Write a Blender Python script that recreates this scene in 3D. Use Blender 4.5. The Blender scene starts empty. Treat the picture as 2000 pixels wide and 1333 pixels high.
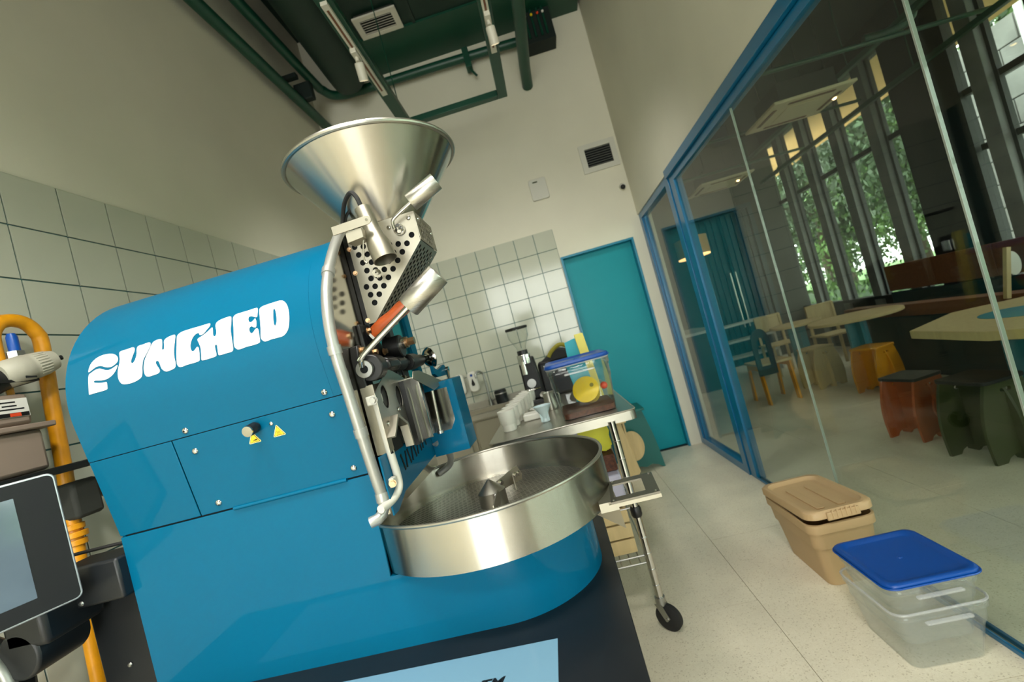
import bpy, bmesh, math, random
from mathutils import Vector, Matrix, Euler
random.seed(7)
PI = math.pi
scene = bpy.context.scene
COL = scene.collection
HC = 1.3364

# ---------------------------------------------------------------- camera
cam_data = bpy.data.cameras.new('camera')
cam = bpy.data.objects.new('camera', cam_data); COL.objects.link(cam)
cam_data.sensor_width = 36.0
cam_data.lens = 36.0 * 899.75 / 2000.0
cam_data.clip_start = 0.02; cam_data.clip_end = 200
cam.location = (0, 0, HC)
cam.rotation_mode = 'QUATERNION'
cam.rotation_quaternion = (Matrix.Rotation(0.0831, 3, 'Z') @ Matrix.Rotation(1.5909, 3, 'X') @ Matrix.Rotation(-0.2654, 3, 'Z')).to_quaternion()
cam_data.dof.use_dof = True
cam_data.dof.focus_distance = 1.12
cam_data.dof.aperture_fstop = 4.0
scene.camera = cam

# ---------------------------------------------------------------- world and light
world = bpy.data.worlds.new('overcast_sky'); scene.world = world
world.use_nodes = True
bg = world.node_tree.nodes['Background']
bg.inputs[0].default_value = (1.0, 0.99, 0.95, 1)
bg.inputs[1].default_value = 11.5
scene.view_settings.view_transform = 'Standard'
scene.view_settings.look = 'None'
scene.view_settings.gamma = 1.0
scene.view_settings.use_curve_mapping = False
scene.view_settings.exposure = 0.0
scene.cycles.use_denoising = True
scene.cycles.max_bounces = 10
scene.cycles.diffuse_bounces = 6
scene.cycles.glossy_bounces = 6
scene.cycles.transparent_max_bounces = 24
scene.cycles.sample_clamp_indirect = 6.0

def portal(name, loc, rot, sx, sy):
    d = bpy.data.lights.new(name, 'AREA'); d.shape = 'RECTANGLE'; d.size = sx; d.size_y = sy
    d.cycles.is_portal = True
    o = bpy.data.objects.new(name, d); COL.objects.link(o); o.location = loc; o.rotation_euler = rot
    return o
# daylight enters by the shop window behind the camera and by the cafe windows
portal('daylight_portal', (-0.28, -5.08, 1.75), (PI/2, 0, 0), 2.7, 3.4)
portal('daylight_portal', (4.62, 1.8, 2.2), (0, PI/2, 0), 2.9, 13.4)

# ---------------------------------------------------------------- helpers
def lin(c):
    return tuple(((v/255.0)/12.92 if v/255.0 <= 0.04045 else ((v/255.0+0.055)/1.055)**2.4) for v in c)

MATS = {}
def mat(name, rgb, rough=0.5, metal=0.0, noise=0.0, nscale=8.0, bump=0.0, bscale=60.0, stretch=None, coat=0.0, spec=None, emit=None, alpha=None, aniso=0.0, rnoise=0.0):
    m = bpy.data.materials.new(name); m.use_nodes = True
    nt = m.node_tree; b = nt.nodes['Principled BSDF']
    c = lin(rgb) + (1,)
    b.inputs['Base Color'].default_value = c
    b.inputs['Roughness'].default_value = rough
    b.inputs['Metallic'].default_value = metal
    if coat: b.inputs['Coat Weight'].default_value = coat; b.inputs['Coat Roughness'].default_value = 0.05
    if spec is not None: b.inputs['Specular IOR Level'].default_value = spec
    if aniso: b.inputs['Anisotropic'].default_value = aniso
    if emit:
        b.inputs['Emission Color'].default_value = lin(emit[0]) + (1,); b.inputs['Emission Strength'].default_value = emit[1]
    if noise or bump or rnoise:
        tc = nt.nodes.new('ShaderNodeTexCoord'); mp = nt.nodes.new('ShaderNodeMapping')
        nt.links.new(tc.outputs['Object'], mp.inputs['Vector'])
        if stretch: mp.inputs['Scale'].default_value = stretch
        if noise:
            n = nt.nodes.new('ShaderNodeTexNoise'); n.inputs['Scale'].default_value = nscale; n.inputs['Detail'].default_value = 4
            nt.links.new(mp.outputs[0], n.inputs['Vector'])
            mr = nt.nodes.new('ShaderNodeMapRange'); mr.inputs['From Min'].default_value = 0.3; mr.inputs['From Max'].default_value = 0.7
            mr.inputs['To Min'].default_value = 1-noise; mr.inputs['To Max'].default_value = 1+noise*0.5
            nt.links.new(n.outputs['Fac'], mr.inputs['Value'])
            mx = nt.nodes.new('ShaderNodeVectorMath'); mx.operation = 'SCALE'; mx.inputs[0].default_value = c[:3]
            nt.links.new(mr.outputs[0], mx.inputs['Scale']); nt.links.new(mx.outputs[0], b.inputs['Base Color'])
        if bump or rnoise:
            n2 = nt.nodes.new('ShaderNodeTexNoise'); n2.inputs['Scale'].default_value = bscale; n2.inputs['Detail'].default_value = 3
            nt.links.new(mp.outputs[0], n2.inputs['Vector'])
            if bump:
                bp = nt.nodes.new('ShaderNodeBump'); bp.inputs['Strength'].default_value = bump; bp.inputs['Distance'].default_value = 0.002
                nt.links.new(n2.outputs['Fac'], bp.inputs['Height']); nt.links.new(bp.outputs[0], b.inputs['Normal'])
            if rnoise:
                m2 = nt.nodes.new('ShaderNodeMapRange'); m2.inputs['To Min'].default_value = max(0.02, rough-rnoise); m2.inputs['To Max'].default_value = rough+rnoise
                nt.links.new(n2.outputs['Fac'], m2.inputs['Value']); nt.links.new(m2.outputs[0], b.inputs['Roughness'])
    MATS[name] = m
    return m

def turned(name, rgb, rough, an):
    """brushed steel turned about the vertical axis: highlights stretch across the brushing"""
    m = mat(name, rgb, rough, metal=1.0, aniso=an, rnoise=0.03, bscale=50, stretch=(0.2, 0.2, 40))
    nt = m.node_tree; tn = nt.nodes.new('ShaderNodeTangent'); tn.direction_type = 'RADIAL'; tn.axis = 'Z'
    nt.links.new(tn.outputs[0], nt.nodes['Principled BSDF'].inputs['Tangent']); nt.nodes['Principled BSDF'].inputs['Anisotropic Rotation'].default_value = 0.25
    return m

def glassmat(name, tint, ior=1.45, rough=0.0):
    m = bpy.data.materials.new(name); m.use_nodes = True
    nt = m.node_tree; nt.nodes.remove(nt.nodes['Principled BSDF'])
    out = nt.nodes['Material Output']
    t = nt.nodes.new('ShaderNodeBsdfTransparent'); t.inputs[0].default_value = tuple(tint) + (1,)
    g = nt.nodes.new('ShaderNodeBsdfGlossy'); g.inputs['Roughness'].default_value = rough
    f = nt.nodes.new('ShaderNodeFresnel'); f.inputs['IOR'].default_value = ior
    mx = nt.nodes.new('ShaderNodeMixShader')
    geo = nt.nodes.new('ShaderNodeNewGeometry'); mr = nt.nodes.new('ShaderNodeMapRange')   # same reflectance on both faces of the sheet
    mr.inputs['To Min'].default_value = ior; mr.inputs['To Max'].default_value = 1.0/ior
    nt.links.new(geo.outputs['Backfacing'], mr.inputs['Value']); nt.links.new(mr.outputs[0], f.inputs['IOR'])
    nt.links.new(f.outputs[0], mx.inputs[0]); nt.links.new(t.outputs[0], mx.inputs[1]); nt.links.new(g.outputs[0], mx.inputs[2])
    nt.links.new(mx.outputs[0], out.inputs['Surface'])
    MATS[name] = m
    return m

ROOTLOC = {}
def off(parent):
    p = parent
    while p is not None and p.parent is not None: p = p.parent
    return ROOTLOC.get(p.name, Vector((0, 0, 0))) if p is not None else Vector((0, 0, 0))

def tag(o, label=None, cat=None, group=None, kind=None):
    if label: o['label'] = label
    if cat: o['category'] = cat
    if group: o['group'] = group
    if kind: o['kind'] = kind
    return o

def thing(name, label, cat, loc=(0, 0, 0), group=None, kind=None):
    o = bpy.data.objects.new(name, None); COL.objects.link(o); o.location = loc; o.empty_display_size = 0.1
    ROOTLOC[o.name] = Vector(loc)
    return tag(o, label, cat, group, kind)

def frame(d):
    d = Vector(d).normalized()
    a = Vector((0, 0, 1)) if abs(d.z) < 0.9 else Vector((1, 0, 0))
    u = d.cross(a).normalized(); v = d.cross(u).normalized()
    return d, u, v

class MB:
    def rotz(s, a, piv):
        bmesh.ops.rotate(s.bm, verts=s.bm.verts, cent=Vector(piv), matrix=Matrix.Rotation(a, 3, 'Z')); return s
    def __init__(s): s.bm = bmesh.new()
    def box(s, lo, hi, rot=None, piv=None):
        lo = Vector(lo); hi = Vector(hi); c = (lo+hi)/2; h = (hi-lo)/2
        vs = []
        for dz in (-1, 1):
            for dx, dy in ((-1, -1), (1, -1), (1, 1), (-1, 1)):
                p = Vector((dx*h.x, dy*h.y, dz*h.z))
                if rot is not None:
                    if piv is None: p = rot @ p + c
                    else: p = rot @ (p + c - Vector(piv)) + Vector(piv)
                else: p = p + c
                vs.append(s.bm.verts.new(p))
        for f in ((3, 2, 1, 0), (4, 5, 6, 7), (0, 1, 5, 4), (1, 2, 6, 5), (2, 3, 7, 6), (3, 0, 4, 7)):
            s.bm.faces.new([vs[i] for i in f])
        return s
    def ring(s, c, u, v, r, n, r2=None, ph=0):
        r2 = r if r2 is None else r2
        return [s.bm.verts.new(Vector(c) + u*(r*math.cos(2*PI*k/n+ph)) + v*(r2*math.sin(2*PI*k/n+ph))) for k in range(n)]
    def skin(s, a, b):
        n = len(a)
        for k in range(n): s.bm.faces.new((a[k], a[(k+1) % n], b[(k+1) % n], b[k]))
    def cyl(s, p0, p1, r0, r1=None, n=20, cap0=True, cap1=True, ph=0):
        r1 = r0 if r1 is None else r1
        d, u, v = frame(Vector(p1)-Vector(p0))
        a = s.ring(p0, u, v, r0, n, ph=ph); b = s.ring(p1, u, v, r1, n, ph=ph)
        s.skin(a, b)
        if cap0: s.bm.faces.new(a[::-1])
        if cap1: s.bm.faces.new(b)
        return s
    def hexb(s, p, d, r=0.006, h=0.005, shank=0.0):
        d = Vector(d).normalized(); p = Vector(p)
        s.cyl(p, p+d*(h*0.25), r*1.35, n=14); s.cyl(p+d*(h*0.25), p+d*h, r, n=6)
        if shank: s.cyl(p+d*h, p+d*(h+shank), r*0.5, n=8)
        return s
    def lathe(s, prof, c=(0, 0, 0), axis=(0, 0, 1), n=48, close=False):
        d, u, v = frame(axis); c = Vector(c)
        rings = []
        for r, z in prof:
            if r < 1e-6: rings.append([s.bm.verts.new(c + d*z)])
            else: rings.append(s.ring(c + d*z, u, v, r, n))
        pairs = list(zip(rings, rings[1:])) + ([(rings[-1], rings[0])] if close else [])
        for a, b in pairs:
            if len(a) == 1 and len(b) == 1: continue
            if len(a) == 1:
                for k in range(n): s.bm.faces.new((a[0], b[(k+1) % n], b[k]))
            elif len(b) == 1:
                for k in range(n): s.bm.faces.new((a[k], a[(k+1) % n], b[0]))
            else: s.skin(a, b)
        return s
    def sph(s, c, r, n=14, m=8, sz=1.0):
        prof = [(r*math.sin(PI*k/m), -r*sz*math.cos(PI*k/m)) for k in range(m+1)]
        prof[0] = (0, -r*sz); prof[-1] = (0, r*sz)
        return s.lathe(prof, c, n=n)
    def tube(s, path, r, n=12, closed=False, caps=True):
        P = [Vector(p) for p in path]; N = len(P)
        rr = r if isinstance(r, (list, tuple)) else [r]*N
        rings = []; u = None
        for i in range(N):
            if closed: t = P[(i+1) % N]-P[i-1]
            elif i == 0: t = P[1]-P[0]
            elif i == N-1: t = P[-1]-P[-2]
            else: t = (P[i+1]-P[i]).normalized()+(P[i]-P[i-1]).normalized()
            t.normalize()
            if u is None: _, u, v = frame(t)
            else:
                u = (u - t*u.dot(t))
                u = u.normalized() if u.length > 1e-6 else frame(t)[1]
                v = t.cross(u)
            rings.append(s.ring(P[i], u, v, rr[i], n))
        for a, b in zip(rings, rings[1:]): s.skin(a, b)
        if closed: s.skin(rings[-1], rings[0])
        elif caps: s.bm.faces.new(rings[0][::-1]); s.bm.faces.new(rings[-1])
        return s
    def prism(s, poly, fn, t0, t1):
        a = [s.bm.verts.new(fn(u, v, t0)) for u, v in poly]; b = [s.bm.verts.new(fn(u, v, t1)) for u, v in poly]
        s.skin(a, b); s.bm.faces.new(a[::-1]); s.bm.faces.new(b)
        return s
    def holed(s, outer, holes, fn, t0=0.0, t1=None):
        """flat sheet with real holes: triangle fill of outer loop and hole loops, both sides and the hole walls"""
        sides = []
        for t in ([t0] if t1 is None else [t0, t1]):
            es = []; loops = []
            for loop in [outer]+holes:
                vs = [s.bm.verts.new(fn(u, v, t)) for u, v in loop]
                loops.append(vs)
                for k in range(len(vs)): es.append(s.bm.edges.new((vs[k], vs[(k+1) % len(vs)])))
            nv = Vector(fn(1, 0, t))-Vector(fn(0, 0, t)); nw = Vector(fn(0, 1, t))-Vector(fn(0, 0, t))
            bmesh.ops.triangle_fill(s.bm, use_beauty=True, use_dissolve=False, edges=es, normal=nv.cross(nw).normalized())
            sides.append(loops)
        if t1 is not None:
            for A, B in zip(*sides): s.skin(A, B)
        return s
    def grid(s, fn, us, vs_, closed_u=False):
        V = [[s.bm.verts.new(fn(u, v)) for u in us] for v in vs_]
        for j in range(len(vs_)-1):
            for i in range(len(us)-(0 if closed_u else 1)):
                i2 = (i+1) % len(us)
                s.bm.faces.new((V[j][i], V[j][i2], V[j+1][i2], V[j+1][i]))
        return s
    def build(s, name, m, parent=None, smooth=35, bevel=0, seg=2, solid=0, flip=False, label=None, kind=None, recalc=True):
        if recalc: bmesh.ops.recalc_face_normals(s.bm, faces=s.bm.faces)
        o_ = off(parent)
        if o_.length: bmesh.ops.translate(s.bm, verts=s.bm.verts, vec=-o_)
        me = bpy.data.meshes.new(name); s.bm.to_mesh(me); s.bm.free()
        me.materials.append(MATS[m] if isinstance(m, str) else m)
        if smooth:
            for p in me.polygons: p.use_smooth = True
            me.set_sharp_from_angle(angle=math.radians(smooth))
        o = bpy.data.objects.new(name, me); COL.objects.link(o)
        if parent is not None: o.parent = parent
        if solid:
            md = o.modifiers.new('solid', 'SOLIDIFY'); md.thickness = solid; md.offset = 0
        if bevel:
            md = o.modifiers.new('bevel', 'BEVEL'); md.width = bevel; md.segments = seg; md.limit_method = 'ANGLE'; md.angle_limit = math.radians(40)
            md.harden_normals = False
        if label: o['label'] = label
        if kind: o['kind'] = kind
        return o

def B(name, lo, hi, m, parent=None, bevel=0.0, **k):
    return MB().box(lo, hi).build(name, m, parent, bevel=bevel, **k)

def copy_tree(o, parent=None):
    c = o.copy(); COL.objects.link(c)
    if parent is not None: c.parent = parent
    for ch in list(o.children): copy_tree(ch, c)
    return c

def circ(cx, cy, r, n=12, ry=None):
    ry = r if ry is None else ry
    return [(cx+r*math.cos(2*PI*k/n), cy+ry*math.sin(2*PI*k/n)) for k in range(n)]

def rrect(x0, y0, x1, y1, r, n=5):
    P = []
    for cx, cy, a in ((x1-r, y1-r, 0), (x0+r, y1-r, 90), (x0+r, y0+r, 180), (x1-r, y0+r, 270)):
        for k in range(n+1):
            t = math.radians(a+90*k/n); P.append((cx+r*math.cos(t), cy+r*math.sin(t)))
    return P

def smoothpath(pts, n=6):
    P = [Vector(p) for p in pts]; out = []
    for i in range(len(P)-1):
        p0 = P[max(i-1, 0)]; p1 = P[i]; p2 = P[i+1]; p3 = P[min(i+2, len(P)-1)]
        for k in range(n):
            t = k/n
            out.append(0.5*((2*p1)+(p2-p0)*t+(2*p0-5*p1+4*p2-p3)*t*t+(3*p1-p0-3*p2+p3)*t**3))
    out.append(P[-1])
    return out

def smoothloop(P, n=3):
    N = len(P); out = []
    for i in range(N):
        p0, p1, p2, p3 = (Vector(P[(i+k) % N]) for k in (-1, 0, 1, 2))
        for k in range(n):
            t = k/n
            q = 0.5*((2*p1)+(p2-p0)*t+(2*p0-5*p1+4*p2-p3)*t*t+(3*p1-p0-3*p2+p3)*t**3)
            out.append((q.x, q.y))
    return out
XY = lambda u, v, t: Vector((u, v, t))
XZ = lambda u, v, t: Vector((u, t, v))
YZ = lambda u, v, t: Vector((t, u, v))

# ---------------------------------------------------------------- materials
mat('plaster', (214, 210, 192), 0.85, noise=0.06, nscale=1.2, bump=0.15, bscale=90)
mat('tile', (184, 186, 170), 0.10, noise=0.03, nscale=3)
mat('grout', (62, 100, 100), 0.9)
mat('teal_paint', (0, 140, 152), 0.42, spec=0.25, noise=0.03, nscale=5)
mat('teal_frame', (0, 120, 150), 0.35)
mat('frame_blue', (0, 98, 142), 0.28, coat=0.3)
mat('deep_green', (3, 38, 28), 0.55, noise=0.15, nscale=6)
mat('pipe_green', (8, 66, 48), 0.4, noise=0.1, nscale=5)
mat('dark_green', (4, 24, 18), 0.7)
mat('white_plastic', (206, 202, 188), 0.4)
mat('white_paint', (200, 198, 186), 0.5)
mat('machine_blue', (0, 90, 124), 0.5, spec=0.05, coat=0.30, noise=0.04, nscale=3)
mat('machine_black', (16, 20, 24), 0.42, noise=0.2, nscale=7, rnoise=0.1, bscale=9)
mat('black', (12, 12, 13), 0.5)
mat('black_iron', (20, 20, 21), 0.38)
mat('rubber', (22, 22, 22), 0.7)
mat('dark_gap', (4, 8, 10), 0.9)
mat('steel', (182, 180, 172), 0.26, metal=1.0, rnoise=0.10, bscale=40, stretch=(1, 1, 14), bump=0.03)
mat('steel_ring', (182, 180, 172), 0.30, metal=1.0, rnoise=0.08, bscale=30, stretch=(0.6, 0.6, 40), bump=0.12, aniso=0.5)
turned('steel_turned', (196, 192, 182), 0.25, 0.97)
turned('steel_tray', (192, 188, 178), 0.24, 0.97)
mat('steel_dark', (120, 116, 106), 0.4, metal=1.0)
mat('steel_plain', (176, 173, 162), 0.34, metal=1.0)
mat('steel_satin', (170, 165, 150), 0.42, metal=1.0)
mat('steel_mirror', (188, 184, 172), 0.14, metal=1.0, noise=0.05)
mat('chrome', (205, 203, 198), 0.10, metal=1.0)
mat('zinc', (168, 168, 164), 0.35, metal=1.0)
mat('brass', (184, 150, 114), 0.3, metal=1.0)
mat('alu_grey', (165, 165, 160), 0.38, metal=0.6, noise=0.08, nscale=20)
mat('letter_white', (228, 227, 224), 0.45)
mat('warn_yellow', (244, 205, 40), 0.4)
mat('warn_cream', (246, 232, 150), 0.4)
mat('warn_black', (60, 48, 0), 0.5)
mat('wood_orange', (176, 78, 28), 0.4, noise=0.25, nscale=14, stretch=(1, 6, 6))
mat('gas_yellow', (222, 150, 12), 0.4, noise=0.18, nscale=18)
mat('meter_grey', (142, 126, 112), 0.5, noise=0.05)
mat('reg_grey', (176, 172, 156), 0.5)
mat('screen_glass', (92, 106, 118), 0.08, spec=0.7, noise=0.25, nscale=5)
mat('bezel', (24, 25, 27), 0.5, spec=0.25)
mat('silver_trim', (190, 192, 198), 0.3, metal=0.7)
mat('sticker', (112, 150, 172), 0.12, coat=0.6, noise=0.08, nscale=2)
mat('print_black', (14, 15, 17), 0.4)
mat('paper_white', (226, 224, 216), 0.6)
mat('tan_plastic', (190, 160, 118), 0.5, noise=0.03)
mat('blue_lid', (0, 72, 158), 0.35, noise=0.03)
mat('cup_white', (222, 220, 210), 0.3)
mat('wood_tan', (198, 174, 124), 0.55, noise=0.10, nscale=6, stretch=(8, 8, 1))
mat('wood_teal', (14, 98, 92), 0.5)
mat('wood_brown', (116, 70, 40), 0.5, noise=0.2, nscale=6, stretch=(1, 6, 6))
mat('yellow_paint', (226, 152, 10), 0.45, noise=0.08)
mat('orange_paint', (176, 84, 36), 0.45, noise=0.08)
mat('olive_paint', (52, 60, 22), 0.45, noise=0.08)
mat('cream_panel', (232, 216, 182), 0.5)
mat('soffit_tan', (208, 164, 104), 0.6)
mat('lamp_tan', (206, 150, 76), 0.7)
mat('pilaster', (120, 122, 120), 0.6, noise=0.25, nscale=4)
mat('mullion', (12, 16, 16), 0.5)
mat('cafe_dark', (46, 48, 43), 0.75, noise=0.1, nscale=3)
mat('cafe_teal', (2, 44, 50), 0.35)
mat('bark', (74, 60, 46), 0.9, noise=0.3, nscale=9, bump=0.5, bscale=20)
mat('leaf', (80, 112, 48), 0.6, noise=0.5, nscale=1.4)
mat('leaf_dark', (46, 70, 34), 0.6, noise=0.5, nscale=1.4)
mat('grass', (84, 120, 56), 0.9, noise=0.3, nscale=3)
mat('paving', (150, 146, 138), 0.9, noise=0.2, nscale=2)
mat('stone_wall', (108, 108, 104), 0.9, noise=0.3, nscale=3)
mat('coffee', (92, 50, 30), 0.7, noise=0.5, nscale=90, bump=0.8, bscale=160)
mat('yellow_plastic', (238, 204, 20), 0.35)
mat('teal_card', (20, 168, 186), 0.5)
mat('yellow_card', (236, 220, 110), 0.6)
mat('yellow_bag', (206, 200, 40), 0.5)
mat('pale_blue', (196, 214, 216), 0.3)
mat('lilac', (176, 172, 190), 0.5)
mat('olive_cloth', (134, 124, 34), 0.8)
mat('red_dot', (220, 70, 30), 0.5)
mat('lamp_glow', (255, 224, 170), 0.5, emit=((255, 206, 140), 14.0))
glassmat('partition_glass', (0.86, 0.91, 0.88), 1.36)
glassmat('window_glass', (0.82, 0.86, 0.84), 1.45)
glassmat('front_glass', (0.96, 0.98, 0.97), 1.45)
glassmat('clear_plastic', (0.985, 0.99, 0.985), 1.40)

def frosted(name, tint, white, fac):
    m = glassmat(name, tint, 1.42); nt = m.node_tree
    old = [n for n in nt.nodes if n.type == 'MIX_SHADER'][0]; out = nt.nodes['Material Output']
    d = nt.nodes.new('ShaderNodeBsdfDiffuse'); d.inputs[0].default_value = white + (1,)
    mx = nt.nodes.new('ShaderNodeMixShader'); mx.inputs[0].default_value = fac
    nt.links.new(old.outputs[0], mx.inputs[1]); nt.links.new(d.outputs[0], mx.inputs[2]); nt.links.new(mx.outputs[0], out.inputs['Surface'])
frosted('clear_edge', (0.94, 0.95, 0.95), (0.75, 0.76, 0.76), 0.28)
frosted('clear_wall', (0.97, 0.98, 0.97), (0.75, 0.76, 0.76), 0.06)

# terrazzo floor
def floor_material():
    m = bpy.data.materials.new('terrazzo'); m.use_nodes = True; nt = m.node_tree; b = nt.nodes['Principled BSDF']
    tc = nt.nodes.new('ShaderNodeTexCoord')
    geo = nt.nodes.new('ShaderNodeNewGeometry')
    vo = nt.nodes.new('ShaderNodeTexVoronoi'); vo.inputs['Scale'].default_value = 230
    n1 = nt.nodes.new('ShaderNodeTexNoise'); n1.inputs['Scale'].default_value = 3.0; n1.inputs['Detail'].default_value = 6
    for n in (vo, n1): nt.links.new(geo.outputs['Position'], n.inputs['Vector'])
    r = nt.nodes.new('ShaderNodeValToRGB'); e = r.color_ramp.elements
    e[0].position = 0.0; e[0].color = lin((196, 185, 160)) + (1,)
    e[1].position = 0.10; e[1].color = lin((222, 213, 190)) + (1,)
    e2 = e.new(0.9); e2.color = lin((228, 220, 198)) + (1,)
    sep = nt.nodes.new('ShaderNodeSeparateColor'); nt.links.new(vo.outputs['Color'], sep.inputs[0]); nt.links.new(sep.outputs[0], r.inputs[0])
    mr = nt.nodes.new('ShaderNodeMapRange'); mr.inputs['From Min'].default_value = 0.3; mr.inputs['From Max'].default_value = 0.7; mr.inputs['To Min'].default_value = 0.88; mr.inputs['To Max'].default_value = 1.06
    nt.links.new(n1.outputs['Fac'], mr.inputs['Value'])
    mx = nt.nodes.new('ShaderNodeVectorMath'); mx.operation = 'SCALE'
    nt.links.new(r.outputs[0], mx.inputs[0]); nt.links.new(mr.outputs[0], mx.inputs['Scale']); nt.links.new(mx.outputs[0], b.inputs['Base Color'])
    b.inputs['Roughness'].default_value = 0.36
    MATS['terrazzo'] = m
floor_material()

def perf_material():
    m = bpy.data.materials.new('tray_mesh'); m.use_nodes = True; nt = m.node_tree; b = nt.nodes['Principled BSDF']
    tc = nt.nodes.new('ShaderNodeTexCoord'); br = nt.nodes.new('ShaderNodeTexBrick')
    br.inputs['Scale'].default_value = 1.0; br.inputs['Brick Width'].default_value = 0.028; br.inputs['Row Height'].default_value = 0.0065
    br.inputs['Mortar Size'].default_value = 0.0021; br.inputs['Mortar Smooth'].default_value = 0.0
    br.inputs['Color1'].default_value = (0, 0, 0, 1); br.inputs['Color2'].default_value = (0, 0, 0, 1); br.inputs['Mortar'].default_value = (1, 1, 1, 1)
    mp = nt.nodes.new('ShaderNodeMapping'); mp.inputs['Rotation'].default_value = (0, 0, 0.9)
    nt.links.new(tc.outputs['Object'], mp.inputs[0]); nt.links.new(mp.outputs[0], br.inputs['Vector'])
    r = nt.nodes.new('ShaderNodeValToRGB'); e = r.color_ramp.elements
    e[0].position = 0.2; e[0].color = (0.012, 0.010, 0.008, 1); e[1].position = 0.6; e[1].color = (0.40, 0.38, 0.33, 1)
    nt.links.new(br.outputs['Color'], r.inputs[0]); nt.links.new(r.outputs[0], b.inputs['Base Color'])
    nt.links.new(br.outputs['Color'], b.inputs['Metallic'])
    b.inputs['Roughness'].default_value = 0.4
    MATS['tray_mesh'] = m
perf_material()
# ================================================================ room shell
XL, YB, XR, XW, YF, YR, ZC = -1.7243, 4.5801, 1.155, 4.5, 8.6, -5.0, 5.0

def S(o): o['kind'] = 'structure'; return o

# floor: one slab with large terrazzo tiles as parts
floor = S(B('floor', (XL-0.3, YR-0.1, -0.12), (XW+0.1, YF+0.1, -0.006), 'grout'))
MATS['joint'] = mat('joint', (138, 128, 110), 0.9)
floor.data.materials[0] = MATS['joint']
TW, TL = 0.6, 1.2
fm = MB().box((0, 0, -0.006), (TW-0.0022, TL-0.0022, 0)).build('floor_tile', 'terrazzo', floor, smooth=0)
first = True
i0 = -4
for i in range(i0, 7):
    for j in range(-5, 9):
        x = 0.57+i*TW; y = j*TL+(0.3 if i % 2 else 0.9)-0.6
        if x+TW < XL or x > XW or y+TL < YR or y > YF: continue
        o = fm if first else fm.copy()
        if not first: COL.objects.link(o)
        first = False
        o.location = (x, y, 0)

# left wall
wl = S(B('wall_left', (XL-0.12, YR, 0), (XL, YB+0.1, ZC), 'plaster'))
T = 0.2
ztL = HC+1.0869
bk = MB().box((XL, 0.6, 0), (XL+0.003, YB, ztL)).build('grout_bed', 'grout', wl, smooth=0)
tm = MB().box((0, 0.003, 0.003), (0.008, T-0.003, T-0.003)).build('tile', 'tile', wl, smooth=0, bevel=0)
first = True
for c in range(-4, 16):
    for r in range(0, 13):
        y = 1.4518+c*T; z = ztL-(r+1)*T
        if y+T > YB+0.02 or z < -0.1: continue
        o = tm if first else tm.copy()
        if not first: COL.objects.link(o)
        first = False
        o.location = (XL, y, z)
# thin cover line where tiles end
B('tile_edge', (XL, 0.6, ztL-0.002), (XL+0.006, YB, ztL+0.001), 'tile', wl)

# back wall, with its opening for the door
XD0, XD1, ZD = 0.296, 1.027, 2.098
wb = thing('wall_back', None, None, (0, YB, 0)); S(wb)
pb = MB()
pb.box((XL-0.12, YB, 0), (XD0, YB+0.15, ZC)); pb.box((XD1, YB, 0), (XR+0.1, YB+0.15, ZC)); pb.box((XD0, YB, ZD), (XD1, YB+0.15, ZC))
pb.build('plaster_face', 'plaster', wb, smooth=0)
ztB = HC+1.0547; xb0 = 0.2914
B('grout_bed', (XL+0.01, YB-0.003, 0), (xb0, YB+0.001, ztB), 'grout', wb)
tb = MB().box((0.003, -0.008, 0.003), (T-0.003, 0, T-0.003)).build('tile', 'tile', None, smooth=0)
tb.parent = wb
first = True
for c in range(0, 10):
    for r in range(0, 13):
        x = xb0-(c+1)*T; z = ztB-0.1959-(r)*T
        if z < -0.1 or x < XL-0.01: continue
        o = tb if first else tb.copy()
        if not first: COL.objects.link(o)
        first = False
        o.location = (x, 0, z)
# right wall above the glass partition, ceiling, rear wall
S(B('wall_right', (XR-0.03, YR, 2.292), (XR+0.12, YB+0.1, ZC), 'plaster'))
S(B('ceiling', (XL-0.1, YR, ZC), (XR+0.15, YB+0.15, ZC+0.1), 'deep_green'))
rw = MB()
rw.box((XL-0.12, YR-0.1, 0), (-1.63, YR, ZC)); rw.box((1.07, YR-0.1, 0), (XR+0.05, YR, ZC)); rw.box((-1.63, YR-0.1, 3.45), (1.07, YR, ZC))
S(rw.build('wall_front', 'plaster', None, smooth=0))
w2 = thing('window_2', None, None, (-0.28, YR, 0)); S(w2)
B('glass_pane', (-1.63, YR-0.055, 0.05), (1.07, YR-0.045, 3.45), 'front_glass', w2)
for x in (-1.63, -0.95, -0.28, 0.39, 1.02): B('mullion', (x, YR-0.08, 0.0), (x+0.05, YR-0.02, 3.45), 'frame_blue', w2)
B('sill', (-1.63, YR-0.08, 0), (1.07, YR-0.02, 0.06), 'frame_blue', w2)
B('transom', (-1.63, YR-0.08, 2.1), (1.07, YR-0.02, 2.15), 'frame_blue', w2)

# teal door
d1 = thing('door_1', None, None, (0.66, YB, 0)); S(d1)
B('door_leaf', (XD0+0.022, YB+0.07, 0.008), (XD1-0.022, YB+0.11, ZD-0.022), 'teal_paint', d1, bevel=0.002)
fr = MB()
for lo, hi in (((XD0, YB-0.012, 0), (XD0+0.022, YB+0.15, ZD)), ((XD1-0.022, YB-0.012, 0), (XD1, YB+0.15, ZD)), ((XD0+0.022, YB-0.012, ZD-0.022), (XD1-0.022, YB+0.15, ZD))):
    MB().box(lo, hi).build('door_frame', 'teal_frame', d1, bevel=0.002)
B('threshold', (XD0+0.022, YB+0.03, 0), (XD1-0.022, YB+0.13, 0.006), 'black', d1)

# ---------------------------------------------------------------- glass partition
gp = thing('window_1', None, None, (XR, 1.5, 0)); S(gp)
ZT = 2.292
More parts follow.
